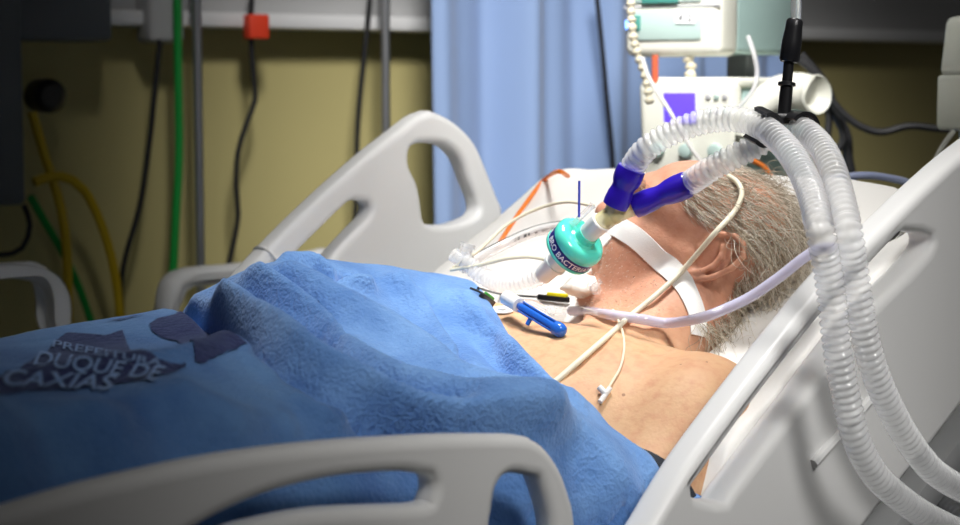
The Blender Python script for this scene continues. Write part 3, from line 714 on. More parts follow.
# navy print: outlines laid on the cloth
def lp(x, y, off=0.0012):
    p, n = hit(LOW, x, y, off)
    return p
def print_patch(name, px, m, off=0.0015, st=0.0016):
    pts = [lp(*p) for p in px]; pts = np.array([p for p in pts if p is not None]); poly = pts[:, :2]
    lo, hi = poly.min(0), poly.max(0); xs = np.arange(lo[0], hi[0], st); ys = np.arange(lo[1], hi[1], st)
    Xg, Yg = np.meshgrid(xs, ys, indexing='ij'); Q = np.stack([Xg, Yg], -1).reshape(-1, 2); k = in_poly(Q, poly); P = np.zeros((len(Q), 3))
    for i in np.flatnonzero(k):
        l, n, _, _ = LOW.ray_cast(Vector((Q[i, 0], Q[i, 1], 1.6)), Vector((0, 0, -1)))
        if l is None: k[i] = False
        else: n = np.array(n); P[i] = np.array(l)+(n if n[2] > 0 else -n)*off
    f = quads(len(xs), len(ys), k); v, f = compact(P, f); me = bpy.data.meshes.new(name); me.from_pydata(v.tolist(), [], f.tolist())
    return link_mesh(name, me, M[m], blanket)
cv = lambda L: [(x/3.69, 290+y/3.69) for x, y in L]
print_patch('crest_print', cv([(-60, 345), (0, 318), (60, 300), (110, 265), (165, 240), (195, 195), (245, 160), (330, 165), (390, 172), (455, 150), (470, 190), (520, 225), (580, 255), (640, 275), (700, 268), (660, 300), (560, 330), (480, 345), (340, 365), (220, 372), (100, 378), (0, 390), (-60, 395)]), 'print')
print_patch('crest_print', cv([(548, 130), (580, 108), (640, 95), (720, 92), (780, 105), (815, 130), (825, 155), (870, 170), (910, 200), (840, 230), (790, 255), (750, 275), (708, 272), (708, 195), (650, 193), (590, 178), (555, 155)]), 'print')
print_patch('crest_print', cv([(380, 120), (430, 97), (500, 80), (575, 70), (560, 88), (500, 103), (430, 118)]), 'print')
def text_mesh(s, bold=0.0, res=3):
    cu = bpy.data.curves.new('t', 'FONT'); cu.body = s; cu.size = 1.0; cu.offset = bold; cu.resolution_u = res
    o = bpy.data.objects.new('t', cu); COL.objects.link(o); dg = bpy.context.evaluated_depsgraph_get(); me = bpy.data.meshes.new_from_object(o.evaluated_get(dg)); bpy.data.objects.remove(o)
    bm = bmesh.new(); bm.from_mesh(me); bpy.data.meshes.remove(me); bmesh.ops.triangulate(bm, faces=bm.faces[:])
    for _ in range(2):
        ee = [e for e in bm.edges if e.calc_length() > 0.12]
        if ee: bmesh.ops.subdivide_edges(bm, edges=ee, cuts=2); bmesh.ops.triangulate(bm, faces=bm.faces[:])
    bm.verts.index_update(); v = np.array([w.co[:] for w in bm.verts]); f = [tuple(q.index for q in p.verts) for p in bm.faces]; bm.free(); return v, f
def cloth_text(name, s, base0, base1, up, bold=0.0):
    """base line from pixel base0 to base1, letter height vector up, laid on the cloth"""
    v, f = text_mesh(s, bold); w = v[:, 0].max(); b0, b1, u = np.array(base0, float), np.array(base1, float), np.array(up, float)
    P = []
    for x, y, _ in v:
        q = b0+(b1-b0)*x/w+u*y/0.70; p = lp(q[0], q[1], 0.0032); P.append(p)
    bad = {i for i, p in enumerate(P) if p is None}; P = [np.zeros(3) if p is None else p for p in P]
    lim = [q for q in f if not bad & set(q) and max(np.linalg.norm(P[q[a]]-P[q[a-1]]) for a in range(3)) < 0.05]
    vv, ff = compact(np.array(P), np.array(lim)); me = bpy.data.meshes.new(name); me.from_pydata(vv.tolist(), [], ff.tolist()); return link_mesh(name, me, M['letters'], blanket)
cloth_text('lettering', 'PREFEITURA', (51, 350), (160, 370), (1.5, -7), 0.012)
cloth_text('lettering', 'DUQUE DE', (31, 368), (158, 384), (7, -14), 0.018)
cloth_text('lettering', 'CAXIAS', (-4, 388), (110, 394), (9, -15), 0.018)
# ------------------------------------------------------------------ hair on the head
PILL = BVHTree.FromPolygons(PLV.tolist(), [list(q) for q in PLF[::2]])
MATT = BVHTree.FromPolygons(MTV.tolist(), [list(q) for q in MTF[::2]])
def on(x, y, off=0.0, which=None):
    best = None
    for b in (which or (BODY, THR, LOW, PILL, MATT)):
        p, n = hit(b, x, y)
        if p is not None and (best is None or depth(p) < depth(best[0])): best = (p, n)
    if best is None: return None
    r = nz(ray(x, y)); return best[0]-r*off*min(2.2, 1/max(0.3, -(best[1] @ r)))
def P_(L):
    """list of (x, y, spec): a number > 0.5 is a depth, smaller ones are an offset above whatever lies there"""
    out = []
    for x, y, s in L: out.append(at(x, y, s) if s > 0.5 else on(x, y, s) if s >= 0 else on(x, y, -s, (BODY,)))
    return [p for p in out if p is not None]
def hair_curves(name, strands, r0, r1, m, parent):
    hc = bpy.data.hair_curves.new(name); hc.add_curves([len(s) for s in strands])
    org = np.array(wloc(parent)); pos = np.vstack(strands)-org
    hc.attributes['position'].data.foreach_set('vector', pos.astype(np.float32).ravel()) if 'position' in hc.attributes else None
    a = hc.attributes.get('radius') or hc.attributes.new('radius', 'FLOAT', 'POINT')
    rad = np.concatenate([np.linspace(r0, r1, len(s)) for s in strands]); a.data.foreach_set('value', rad.astype(np.float32))
    hc.materials.append(m); o = bpy.data.objects.new(name, hc); COL.objects.link(o); o.parent = parent
    return o
def hair_mat(name, c1, c2, c3):
    m = bpy.data.materials.new(name); m.use_nodes = True; nt = m.node_tree; p = nt.nodes['Principled BSDF']
    i = nt.nodes.new('ShaderNodeHairInfo'); r = nt.nodes.new('ShaderNodeValToRGB'); r.color_ramp.elements[0].color = c1; r.color_ramp.elements[1].color = c3
    e = r.color_ramp.elements.new(0.5); e.color = c2
    nt.links.new(i.outputs['Random'], r.inputs[0]); nt.links.new(r.outputs[0], p.inputs['Base Color']); p.inputs['Roughness'].default_value = 0.45; p.inputs['Specular IOR Level'].default_value = 0.4
    return m
M['hair'] = hair_mat('grey_hair', lin(134, 120, 100), lin(190, 178, 156), lin(240, 234, 222))
M['stubble'] = hair_mat('white_stubble', lin(130, 100, 80), lin(200, 185, 170), lin(235, 228, 220))
hl = (BV-HC) @ HR
e1_, e2_ = BV[BF[:, 1]]-BV[BF[:, 0]], BV[BF[:, 2]]-BV[BF[:, 0]]; FN = np.cross(e1_, e2_); FN /= np.linalg.norm(FN, axis=1)[:, None]+1e-12
FC = BV[BF].mean(1); FL_ = (FC-HC) @ HR
g0 = FC+FN*0.003
if np.mean(sdf(g0[::400])) < 0: FN = -FN
x, y, zz = FL_.T
ear = ((np.abs(x) > 0.058) & (y > -0.03) & (y < 0.045) & (zz < 0.040) & (zz > -0.08)) | ((np.abs(x) > 0.062) & (np.abs(y+0.018) < 0.034) & (np.abs(zz-0.002) < 0.044))
line = np.where(zz > 0.06, 0.062-(zz-0.06)*0.3, np.where(zz > 0.012, 0.030+(zz-0.012)*0.62, -0.012))
scalp = (np.linalg.norm(FL_, axis=1) < 0.135) & (y < line) & (zz > np.where(y < -0.03, -0.075, -0.02)) & ~ear
sc_i = np.flatnonzero(scalp); strands = []
crown = np.array([0.0, -0.055, 0.075])
for i in rng.choice(sc_i, 5600):
    p = FC[i]; n = FN[i]; lx = FL_[i]
    thin = np.exp(-(np.linalg.norm(lx-np.array([0.02, -0.02, 0.095]))/0.045)**2)
    if rng.random() < 0.80*thin: continue
    back = HR @ nz([lx[0]*0.3, -1.0, -0.30+0.9*max(0, lx[2]-0.02)*6-0.5*(lx[1] < -0.03)])
    back = back-n*(back @ n); L = rng.uniform(0.024, 0.060)*(0.62 if lx[1] > 0.0 else 1.15)*(1.5 if rng.random() < 0.04 else 1); nseg = 11
    curl = rng.normal(0, 1, 3); curl -= n*(curl @ n); curl = nz(curl); w = rng.uniform(0.2, 1.1)*(0.7 if lx[1] > 0.01 else 1.6); ph = rng.uniform(0, 6.28); fr = rng.uniform(3, 7.5)
    lift = rng.uniform(0.12, 0.45)*(1.0 if lx[1] > 0 else 1.7); s = [p-n*0.001]; q = p.copy(); d = nz(n*lift*1.5+back)
    for k in range(nseg):
        t = k/nseg; d = nz(d+0.30*back-0.10*n*(t > 0.35)+curl*w*0.5*math.cos(ph+fr*t)+n*w*0.22*math.sin(ph+fr*t)); q = q+d*L/nseg; s.append(q.copy())
    strands.append(np.array(s))
A = np.vstack(strands); sd = sdf(A); lens = [len(s) for s in strands]; G = np.zeros_like(A)
for k in range(3):
    e = np.zeros(3); e[k] = 1e-3; G[:, k] = sdf(A+e)-sd
G /= np.linalg.norm(G, axis=1)[:, None]+1e-9; A = A+G*np.maximum(0.0015-sd, 0)[:, None]
out = []; o = 0
for n in lens: out.append(A[o:o+n]); o += n
hair = hair_curves('hair', out, 0.00032, 0.00016, M['hair'], person); hair['label'] = 'grey wavy hair thinning at the crown'
# short white stubble on the jaw and neck
jaw = (y > -0.005) & (zz < -0.030) & (zz > -0.15) & (np.linalg.norm(FL_, axis=1) < 0.16) & (x > -0.03)
ji = np.flatnonzero(jaw); st = []
for i in rng.choice(ji, 1500):
    d = nz(FN[i]*0.6+HR @ np.array([0, -0.1, -0.7])+rng.normal(0, 0.35, 3)); L = rng.uniform(0.0015, 0.004); st.append(np.array([FC[i]-FN[i]*0.0005, FC[i]+d*L*0.5, FC[i]+d*L]))
o = hair_curves('beard_stubble', st, 0.00018, 0.00010, M['stubble'], person); o['label'] = 'short white stubble on the jaw'
bi = np.flatnonzero((np.abs(np.abs(x)-0.030) < 0.020) & (np.abs(zz-0.031) < 0.006) & (y > 0.07)); st = []
for i in rng.choice(bi, 140):
    d = nz(FN[i]*0.5+HR @ np.array([np.sign(x[i])*0.9, 0, 0.25])+rng.normal(0, 0.2, 3)); st.append(np.array([FC[i], FC[i]+d*0.005, FC[i]+d*0.010]))
hair_curves('eyebrow_hair', st, 0.0003, 0.00015, M['hair'], person)

# ------------------------------------------------------------------ ribbons and lines on the patient
def ribbon(path, normals, half, th=0.0012):
    P = np.asarray(path); N = np.asarray(normals); T = np.gradient(P, axis=0); T /= np.linalg.norm(T, axis=1)[:, None]+1e-12
    B = np.cross(N, T); B /= np.linalg.norm(B, axis=1)[:, None]+1e-12; mb = MB(); v = []; f = []; m = len(P); cols = [-1, -0.5, 0, 0.5, 1]
    for i in range(m):
        for s in (1, 0):
            for c in cols:
                q = P[i]+B[i]*half*c; dd = sdf(q[None])[0]; lift = max(0.0012-dd, 0) if dd < 0.0012 else min(0, 0.0012-dd) if dd < 0.01 else 0
                v.append(q+N[i]*(lift+th*s))
    k = len(cols)
    for i in range(m-1):
        for s in (0, 1):
            for j in range(k-1): a = i*2*k+s*k+j; f.append((a, a+1, a+2*k+1, a+2*k))
        for j in (0, k-1): a = i*2*k+j; f.append((a, a+k, a+3*k, a+2*k))
    for i in (0, m-1):
        for j in range(k-1): a = i*2*k+j; f.append((a, a+1, a+k+1, a+k))
    mb.v = v; mb.f = f; return mb
pp = []; nn = []
for q in smooth_path([(612, 224, 0), (631, 234, 0), (646, 246, 0), (659, 258, 0), (672, 270, 0), (684, 286, 0), (692, 302, 0), (697, 318, 0), (698, 336, 0)], 2.5)[:, :2]:
    p, n = hit(BODY, *q)
    if p is not None: pp.append(p+n*0.0015); nn.append(n)
pp = np.array(pp); nn = np.array(nn)
for _ in range(6): pp[1:-1] = (pp[:-2]+2*pp[1:-1]+pp[2:])/4; nn[1:-1] = (nn[:-2]+2*nn[1:-1]+nn[2:])/4
nn /= np.linalg.norm(nn, axis=1)[:, None]
tag(build('tube_holder_strap', ribbon(pp, nn, 0.0118), M['wtape'], auto=60), 'wide white strap across the cheek and under the ear', 'strap')
mb = MB(); mb.tube(P_([(728, 176, 0.002), (736, 181, 0.006), (741, 189, 0.008), (741, 198, 0.008), (734, 212, 0.008), (715, 233, 0.010), (698, 253, 0.010), (680, 273, 0.006), (655, 296, 0.007), (628, 318, 0.006), (608, 336, 0.004), (585, 356, -0.004), (570, 369, -0.003), (556, 381, -0.001), (546, 388, -0.0005)]), 0.0030, 12)
tag(build('feeding_tube', mb, M['cream']), 'cream rubber tube running over the ear and down across the chest', 'tube')
lt = thing('thin_infusion_line', 'thin white line with a small T clip lying on the chest beside the armpit', 'line', on(600, 398, 0.002))
mb = MB(); mb.tube(P_([(613, 310, 0.003), (619, 322, 0.011), (623, 334, 0.004), (624, 350, 0.002), (620, 368, 0.002), (612, 382, -0.002), (605, 394, -0.003), (601, 400, -0.003)]), 0.0013, 8); build('line_tubing', mb, M['cream'], lt)
mb = MB(); mb.tube(P_([(610, 388, 0.004), (600, 402, 0.004)]), 0.0026, 10, smooth=False); mb.tube(P_([(606, 394, 0.004), (599, 387, 0.006)]), 0.0030, 10, smooth=False); build('clip', mb, M['whiteplastic'], lt)

# violet suction tubing with its clear connector
sv = thing('suction_tubing', 'clear violet tubing curving from the chest under the jaw to the pillow edge', 'tube', on(575, 311, 0.0))
mb = MB(); mb.tube(P_([(571, 311, 0.008), (585, 311, 0.008), (605, 314, 0.009), (640, 319, 0.011), (668, 323, 0.012), (700, 318, 1.845), (725, 309, 1.845), (750, 297, 1.845), (778, 278, 1.835), (805, 257, 1.825), (822, 248, 1.82), (840, 250, 1.81)]), 0.0056, 14); build('tubing', mb, M['violet'], sv)
mb = MB(); a = on(546, 311, 0.006); b = on(574, 311, 0.008); mb.lathe(a, b-a, [(0, 0.003), (0.006, 0.0035), (0.0062, 0.006), (0.010, 0.006), (0.0105, 0.004), (0.020, 0.0045), (0.028, 0.0055)], 16); build('connector', mb, M['clear'], sv)

# ------------------------------------------------------------------ breathing filter
AX = nz(0.80*(0.72*CR+0.69*CU)-0.60*CF); FCN = at(577, 244, 1.885)
bf = thing('breathing_filter', 'teal round breathing filter with navy lettered band over the mouth', 'filter', FCN)
mb = MB(); mb.lathe(FCN, AX, [(-0.0175, 0.011), (-0.017, 0.024), (-0.0155, 0.0285), (-0.0125, 0.0290), (-0.0120, 0.0278), (-0.001, 0.0278), (-0.0005, 0.0290), (0.003, 0.0295), (0.0065, 0.0290), (0.010, 0.0265), (0.0120, 0.0225), (0.0118, 0.0185), (0.0105, 0.0150), (0.0125, 0.0125), (0.020, 0.0118)], 48)
hs = build('housing', mb, M['teal'], bf, auto=35)
mb = MB(); mb.lathe(FCN, AX, [(-0.0117, 0.0279), (-0.0116, 0.0284), (-0.0016, 0.0284), (-0.0015, 0.0279)], 64); band = build('label_band', mb, M['navy'], bf, auto=35)
N0 = nz(np.cross(AX, np.cross(-CF, AX))); B0 = np.cross(AX, N0)                        # N0 faces the viewer side round the rim
v, f = text_mesh('DIL. BRO BACTERIANO', 0.012)
sc_ = 0.0066/0.72; w0 = v[:, 0].max()*sc_
P = []
for xx, yy, _ in v:
    ang = (xx*sc_-w0*0.50)/0.0287; h = -0.0100+yy*sc_
    P.append(FCN+AX*h+0.02865*(math.cos(ang)*N0+math.sin(ang)*B0))
lm = MB(); lm.v = [tuple(p) for p in P]; lm.f = f; build('lettering', lm, M['whiteink'], band, auto=None)
mb = MB(); mb.lathe(FCN+AX*0.013, AX, [(0, 0.0100), (0.001, 0.0104), (0.0165, 0.0108), (0.0168, 0.0112), (0.028, 0.0114), (0.029, 0.0105)], 32); build('upper_port', mb, M['whiteplastic'], bf, auto=35)
mb = MB(); mb.lathe(FCN-AX*0.016, -AX, [(0, 0.0125), (0.002, 0.0128), (0.020, 0.0122), (0.0205, 0.0132), (0.024, 0.0132), (0.0245, 0.0110), (0.045, 0.0100)], 32); build('lower_port', mb, M['whiteplastic'], bf, auto=35)
mb = MB(); a = FCN+AX*0.010-0.012*CR+0.013*CU; b = at(593, 205, depth(a)+0.004); mb.lathe(a, b-a, [(0, 0.005), (0.004, 0.005), (0.0045, 0.0032), (np.linalg.norm(b-a)-0.004, 0.0032), (np.linalg.norm(b-a), 0.0042)], 14); build('sampling_port', mb, M['clear'], bf)
mb = MB(); a = at(579, 217, 1.875); b = at(579.3, 181, 1.885); mb.tube([a, b], 0.0013, 8, smooth=False)
tag(build('plastic_stick', mb, M['bluestick']), 'thin upright dark blue stick behind the teal filter', 'stick')

# ------------------------------------------------------------------ breathing circuit
bc = thing('breathing_circuit', 'pair of milky corrugated hoses with blue cuffs joined at a clear Y piece', 'breathing hoses', FCN+AX*0.045)
PT = FCN+AX*0.036; YJ = at(614, 214, depth(PT)-0.004)
mb = MB(); mb.tube([PT, (PT*0.4+YJ*0.6), YJ], [0.0105, 0.0105, 0.0100], 20, smooth=False)
c1a, c1b = at(615, 206, depth(YJ)-0.004), at(632, 168, depth(YJ)-0.016); c2a, c2b = at(634, 207, depth(YJ)+0.004), at(689, 183.5, depth(YJ)-0.015)
mb.tube([YJ, c1a, c1a*0.6+c1b*0.4], [0.0100, 0.0092, 0.0088], 18); mb.tube([YJ+0.3*(PT-YJ), c2a, c2a*0.6+c2b*0.4], [0.0095, 0.0088, 0.0085], 18); mb.ball(YJ, 0.0112, 10, 18)
build('y_piece', mb, M['ypiece'], bc)
def hose(px, name='corrugated_hose'):
    P = smooth_path(px, 0.0008); s = np.concatenate([[0], np.cumsum(np.linalg.norm(np.diff(P, axis=0), axis=1))])
    n = int(s[-1]/0.00115); t = np.linspace(0, s[-1], n); P = np.stack([np.interp(t, s, P[:, k]) for k in range(3)], 1)
    for _ in range(20): P[1:-1] = (P[:-2]+P[1:-1]*2+P[2:])/4
    ph = t/0.0072*2*math.pi; w = np.cos(ph); R = 0.0104+0.0030*np.abs(np.cos(ph/2))**1.3
    mb = MB(); mb.sweep(P, R, 20, False); return build(name, mb, M['hose'], bc, auto=None)
def railp(L, Y): return [onY(x, y, Y) for x, y in L]
HA = [c1b-0.010*nz(c1b-c1a), c1b]+[at(645, 150, 1.822), at(668, 135, 1.81), at(700, 122.5, 1.795), at(735, 119, 1.775), at(762, 127, 1.75), at(783, 144, 1.71), at(800, 168, 1.66), at(812, 195, 1.61)]+railp([(819.5, 228), (826, 260), (831, 292), (835, 330), (840, 365), (847, 400), (855, 436), (873, 472), (900, 498), (932, 519), (980, 540), (1040, 560)], 0.868)+[np.array([1.72, 0.86, 0.80]), np.array([1.92, 0.92, 0.62]), np.array([2.08, 1.15, 0.66]), np.array([2.10, 1.40, 0.86])]
HB = [c2b-0.010*nz(c2b-c2a), c2b]+[at(706, 172, 1.815), at(729, 159, 1.80), at(753, 147.5, 1.79), at(776, 134.5, 1.785), at(799, 129, 1.76), at(818, 143, 1.72), at(831, 165, 1.67), at(840, 195, 1.63)]+railp([(848, 230), (853, 262), (858, 296), (864, 332), (872, 364), (885, 397), (901, 428), (919, 455), (941, 477), (980, 497), (1040, 515)], 0.872)+[np.array([1.80, 0.87, 0.85]), np.array([1.98, 0.92, 0.68]), np.array([2.13, 1.15, 0.72]), np.array([2.15, 1.40, 0.90])]
hoA = hose(HA); hoB = hose(HB)
for a, b, prof in ((c1a, c1b, [(0, .0120), (.001, .0132), (.12, .0136), (.30, .0132), (.45, .0120), (.52, .0122), (.62, .0142), (.75, .0152), (.92, .0150), (.985, .0146), (1, .0125)]),
                   (c2a, c2b, [(0, .0108), (.012, .0122), (.12, .0128), (.30, .0124), (.45, .0112), (.52, .0113), (.64, .0132), (.78, .0142), (.94, .0140), (.985, .0136), (1, .0120)])):
    L = np.linalg.norm(b-a); mb = MB(); mb.lathe(a, b-a, [(h*L, r) for h, r in prof], 32); build('blue_cuff', mb, M['cuff'], bc, auto=60)

# hose holder arm
ha = thing('hose_holder', 'black hose holder arm hanging from a clear rod above the pillow', 'hose holder', at(784, 116, 1.765))
dA = 1.765
mb = MB(); mb.tube([at(798, -260, dA+0.05), at(796, 24, dA)], 0.0052, 14, smooth=False); build('rod', mb, M['clear'], ha)
mb = MB(); a, b = at(795, 19, dA), at(789, 62, dA); L = np.linalg.norm(b-a); mb.lathe(a, b-a, [(0, .0065), (.002, .0082), (.2*L, .0084), (.55*L, .0098), (.95*L, .0098), (L, .0085)], 20); build('sleeve', mb, M['black'], ha)
mb = MB(); a, b = at(789, 60, dA), at(784, 116, dA); L = np.linalg.norm(b-a); mb.lathe(a, b-a, [(0, .0052), (.38*L, .0050), (.40*L, .0085), (.46*L, .0088), (.48*L, .0062), (L, .0066)], 18); build('stem', mb, M['black'], ha)
def c_clip(path, k, r0, r1, wd, up, span):
    P = smooth_path(path, 0.002); i = np.argmin(np.linalg.norm(P-np.asarray(k), axis=1)); T = nz(P[i+3]-P[i-3]); c = P[i]; U = nz(up-T*(up @ T)); B = np.cross(T, U); mb = MB(); v = []; f = []
    A_ = np.radians(np.linspace(-span, span, 33))
    for q in A_:
        for r in (r0, r1):
            for s in (-wd/2, wd/2): v.append(c+T*s+r*(math.cos(q)*U+math.sin(q)*B))
    for j in range(32):
        for e0, e1 in ((0, 1), (1, 3), (3, 2), (2, 0)): f.append((j*4+e0, j*4+e1, (j+1)*4+e1, (j+1)*4+e0))
    f += [(0, 1, 3, 2), (128, 129, 131, 130)]; mb.v = v; mb.f = f; return mb
build('hose_clip', c_clip(HA, at(763, 128, 1.75), 0.0140, 0.0180, 0.021, np.array(CF+0.25*CU), 122), M['black'], ha, auto=40)
build('hose_clip', c_clip(HB, at(799, 129, 1.76), 0.0140, 0.0180, 0.021, np.array(CF+0.35*CU), 118), M['black'], ha, auto=40)
mb = MB(); mb.box(at(783, 119, dA), (nz(CR*0.98+CF*0.1), nz(CF), CU), (0.022, 0.008, 0.0055), 0.003); build('bridge', mb, M['black'], ha)

# ------------------------------------------------------------------ catheter mount, closed suction sleeve, valve
EP = FCN-AX*0.058
cm = thing('catheter_mount', 'short clear corrugated tube leaving the teal filter towards the blanket', 'tube', EP)
pth = [EP+AX*0.012, EP, at(521, 283, 1.935), at(503, 284, 1.955), at(487, 278, 1.975), at(474, 269, 1.985), at(464, 262, 1.99)]
P = smooth_path(pth, 0.0008); n = len(P); t = np.linspace(0, 1, n); s = np.arange(n)*0.0008
w = np.cos(s/0.0052*2*math.pi)*np.where((t < 0.16) | (t > 0.92), 0, 1); mb = MB(); mb.sweep(P, 0.0096+0.0010*w, 18, False); build('corrugated_tube', mb, M['hose'], cm, auto=None)
mb = MB(); mb.lathe(P[-1], P[-1]-P[-6], [(-0.006, 0.0112), (0.004, 0.0112), (0.005, 0.0085), (0.016, 0.0080)], 20); mb.lathe(P[-1]+0.004*CU, nz(0.3*CR+CU), [(0, 0.0065), (0.012, 0.0065), (0.0125, 0.0085), (0.017, 0.0085)], 16); build('swivel_elbow', mb, M['clear'], cm, auto=40)
cs = thing('suction_catheter', 'clear sleeved suction catheter with white collar and blue thumb valve on the chest', 'catheter', on(540, 322, 0.0))
def oc(x, y, off): p = on(x, y, off); return p
c0, c1, c2, c3 = oc(506, 298, .012), oc(519, 305, .011), oc(521, 306.5, .011), oc(563, 332, .009)
c2 = at(521, 306.5, depth(c3)+0.050); c1 = at(519.5, 305.5, depth(c3)+0.052); c0 = at(506, 297.5, depth(c3)+0.075)
mb = MB(); mb.lathe(c0, c1-c0, [(0, .0070), (.001, .0080), (np.linalg.norm(c1-c0), .0078)], 20); build('white_collar', mb, M['whiteplastic'], cs)
dv = nz(c3-c2); Lv = np.linalg.norm(c3-c2); sn = nz(np.cross(dv, -CF)); tn = np.cross(sn, dv)
mb = MB(); mb.lathe(c2-dv*0.004, dv, [(0, .0034), (.004, .0042), (Lv*.75, .0042), (Lv*.9, .0044)], 18)
for q in (-1, 1): mb.box(c2+dv*Lv*0.42+sn*q*0.0052, (dv, sn, tn), (Lv*0.40, 0.0010, 0.0032), 0.0008)
mb.box(c2+dv*Lv*0.42-CF*0.0045, (dv, sn, tn), (Lv*0.30, 0.0022, 0.0012), 0.0008); mb.box(c2+dv*Lv*0.30+sn*0.009, (dv, sn, tn), (0.002, 0.004, 0.002), 0.001)
vv = build('thumb_valve', mb, M['bluevalve'], cs, auto=40)
mb = MB(); mb.lathe(c2+dv*Lv*0.82, dv, [(0, .0060), (.001, .0072), (.007, .0076), (.011, .0066), (.0135, .0038), (.0142, .0005)], 20); build('valve_cap', mb, M['bluevalve'], vv)
mb = MB(); mb.tube([c1, at(532, 303, depth(c1)), at(547, 310, depth(c1))], [0.0055, 0.0040, 0.0030], 14); build('clear_branch', mb, M['clear'], cs)

# leads, electrode, pads and small connectors
def clip(name, label, wire, body, cols, cat='clip'):
    t = thing(name, label, cat, on(*body[0], 0.001)); mb = MB(); mb.tube(P_(wire), 0.0013, 8); build('lead_wire', mb, M['blackcable'], t)
    a, b = on(*body[0], 0.005), on(*body[1], 0.006); d = nz(b-a); L = np.linalg.norm(b-a); s = nz(np.cross(d, -CF)); u = np.cross(s, d)
    if u @ CU < 0: u = -u
    mb = MB(); mb.box((a+b)/2, (d, s, u), (L/2, 0.0036, 0.0028), 0.0018, 3); build('clip_lower_jaw', mb, M[cols[0]], t)
    mb = MB(); mb.box((a+b)/2+CU*0.0040+d*L*0.13, (d, s, u), (L*0.33, 0.0030, 0.0022), 0.0015, 3); build('clip_upper_jaw', mb, M[cols[1]], t)
clip('electrode_clip', 'black and yellow electrode clip lying under the teal filter', [(478, 288, .005), (500, 294, .004), (522, 296, .004), (540, 297, .005)], [(538, 297), (569, 300)], ('black', 'yellow'))
clip('electrode_clip', 'green and black electrode clip at the blanket edge on the chest', [(470, 288, .006), (478, 291, .005), (484, 295, .004)], [(481, 295), (493, 304)], ('black', 'green'))
pe, ne = hit(BODY, 502, 311)
if pe is not None:
    mb = MB(); mb.lathe(pe+ne*0.0008, ne, [(0, 0.0125), (0.001, 0.0125), (0.0012, 0.005), (0.003, 0.004), (0.0032, 0.001)], 24); tag(build('chest_electrode', mb, M['whiteplastic']), 'round white electrode stuck on the chest by the blanket edge', 'electrode')
mb = MB(); mb.tube([at(453, 268, 1.99), at(478, 251, 2.0), at(508, 224, 2.02), at(540, 208, 2.02), at(568, 202, 2.0), at(594, 206, 1.975)], 0.0019, 8)
tag(build('monitor_lead', mb, M['creamthin']), 'upper of two thin cream leads, arching from the sleeve to the nose', 'lead')
mb = MB(); mb.tube([at(450, 270, 1.985), at(480, 265, 1.975), at(505, 259, 1.96), at(528, 257, 1.945), at(548, 260, 1.93)], 0.0019, 8)
tag(build('monitor_lead', mb, M['creamthin']), 'lower of two thin cream leads, running flat to the filter', 'lead')
et = thing('clear_drain_tube', 'clear tube with grey print behind the teal filter on the pillow', 'tube', at(520, 238, 2.06))
pt = smooth_path([at(470, 262, 2.03), at(495, 249, 2.05), at(525, 235, 2.06), at(550, 228, 2.05), at(575, 226, 2.02)], 0.004); mb = MB(); mb.sweep(pt, np.full(len(pt), 0.0062), 14, False); build('tubing', mb, M['clearsoft'], et)
mb = MB(); s = len(pt); mb.sweep(pt+CU*0.0060-CF*0.002, np.full(s, 0.0008), 6); build('marking_line', mb, M['greyink'], et)
for k in range(9):
    i = int(s*(0.42+0.045*k)); c = pt[i]-CF*0.0060-CU*0.001; d = nz(pt[i+1]-pt[i-1]); mb = MB(); mb.box(c, (d, CU, CF), (0.0011+0.0004*(k % 3), 0.0017, 0.0002)); build('printed_mark', mb, M['greyink'], et)
pd = []
mb = MB(); c = on(583, 287, 0.010); mb.ball(c, (0.024, 0.022, 0.013), 14, 22); vv_ = np.array(mb.v); vv_ += (0.0022*np.sin(vv_*260)+0.0012*np.sin(vv_[:, [1, 2, 0]]*520)); mb.v = [tuple(q) for q in vv_]
tag(build('gauze_pad', mb, M['gauze'], auto=None), 'crumpled white gauze pad tucked under the chin', 'gauze pad')
mb = MB(); a, b = on(590, 283, 0.016), on(604, 298, 0.012); d = nz(b-a); mb.lathe(a, d, [(0, .0035), (.006, .0035), (.0062, .0055), (.010, .0055), (.0102, .004), (.017, .004), (.0172, .006), (.023, .006)], 16); mb.tube([a+d*0.012, a+d*0.012+nz(np.cross(d, CF))*0.011], 0.003, 10, smooth=False)
tag(build('stopcock', mb, M['clear'], auto=40), 'small clear stopcock resting on the neck below the filter', 'stopcock')
mb = MB(); mb.tube(P_([(497, 247, .003), (505, 234, .003), (519, 213, .003), (535, 191, .003), (545, 179, .003), (551, 172.5, .004), (558, 171.5, 2.22), (568, 176, 2.26)]), 0.0028, 8)
tag(build('orange_lead', mb, M['orange']), 'orange lead running up the far side of the pillow', 'lead')
# cuff on the upper arm
ca, cb = np.array([1.297, 1.0327, 0.9255]), np.array([1.13, 1.022, 0.835]); mb = MB(); d = nz(cb-ca); mb.lathe(ca, d, [(0, .049), (.001, .0555), (.004, .0565), (.06, .0535), (.064, .052), (.065, .044)], 40)
tag(build('pressure_cuff', mb, M['charcoal']), 'charcoal pressure cuff round the upper arm at the blanket edge', 'cuff')
# ------------------------------------------------------------------ background
def wp(x, y, out): return wallpix(x, y, out)[2]
def wline(name, px, out, r, m, label, cat, n=8):
    mb = MB(); mb.tube([wp(x, y, out) for x, y in px], r, n, step=0.02); o = build(name, mb, M[m])
    if label: tag(o, label, cat)
    return o
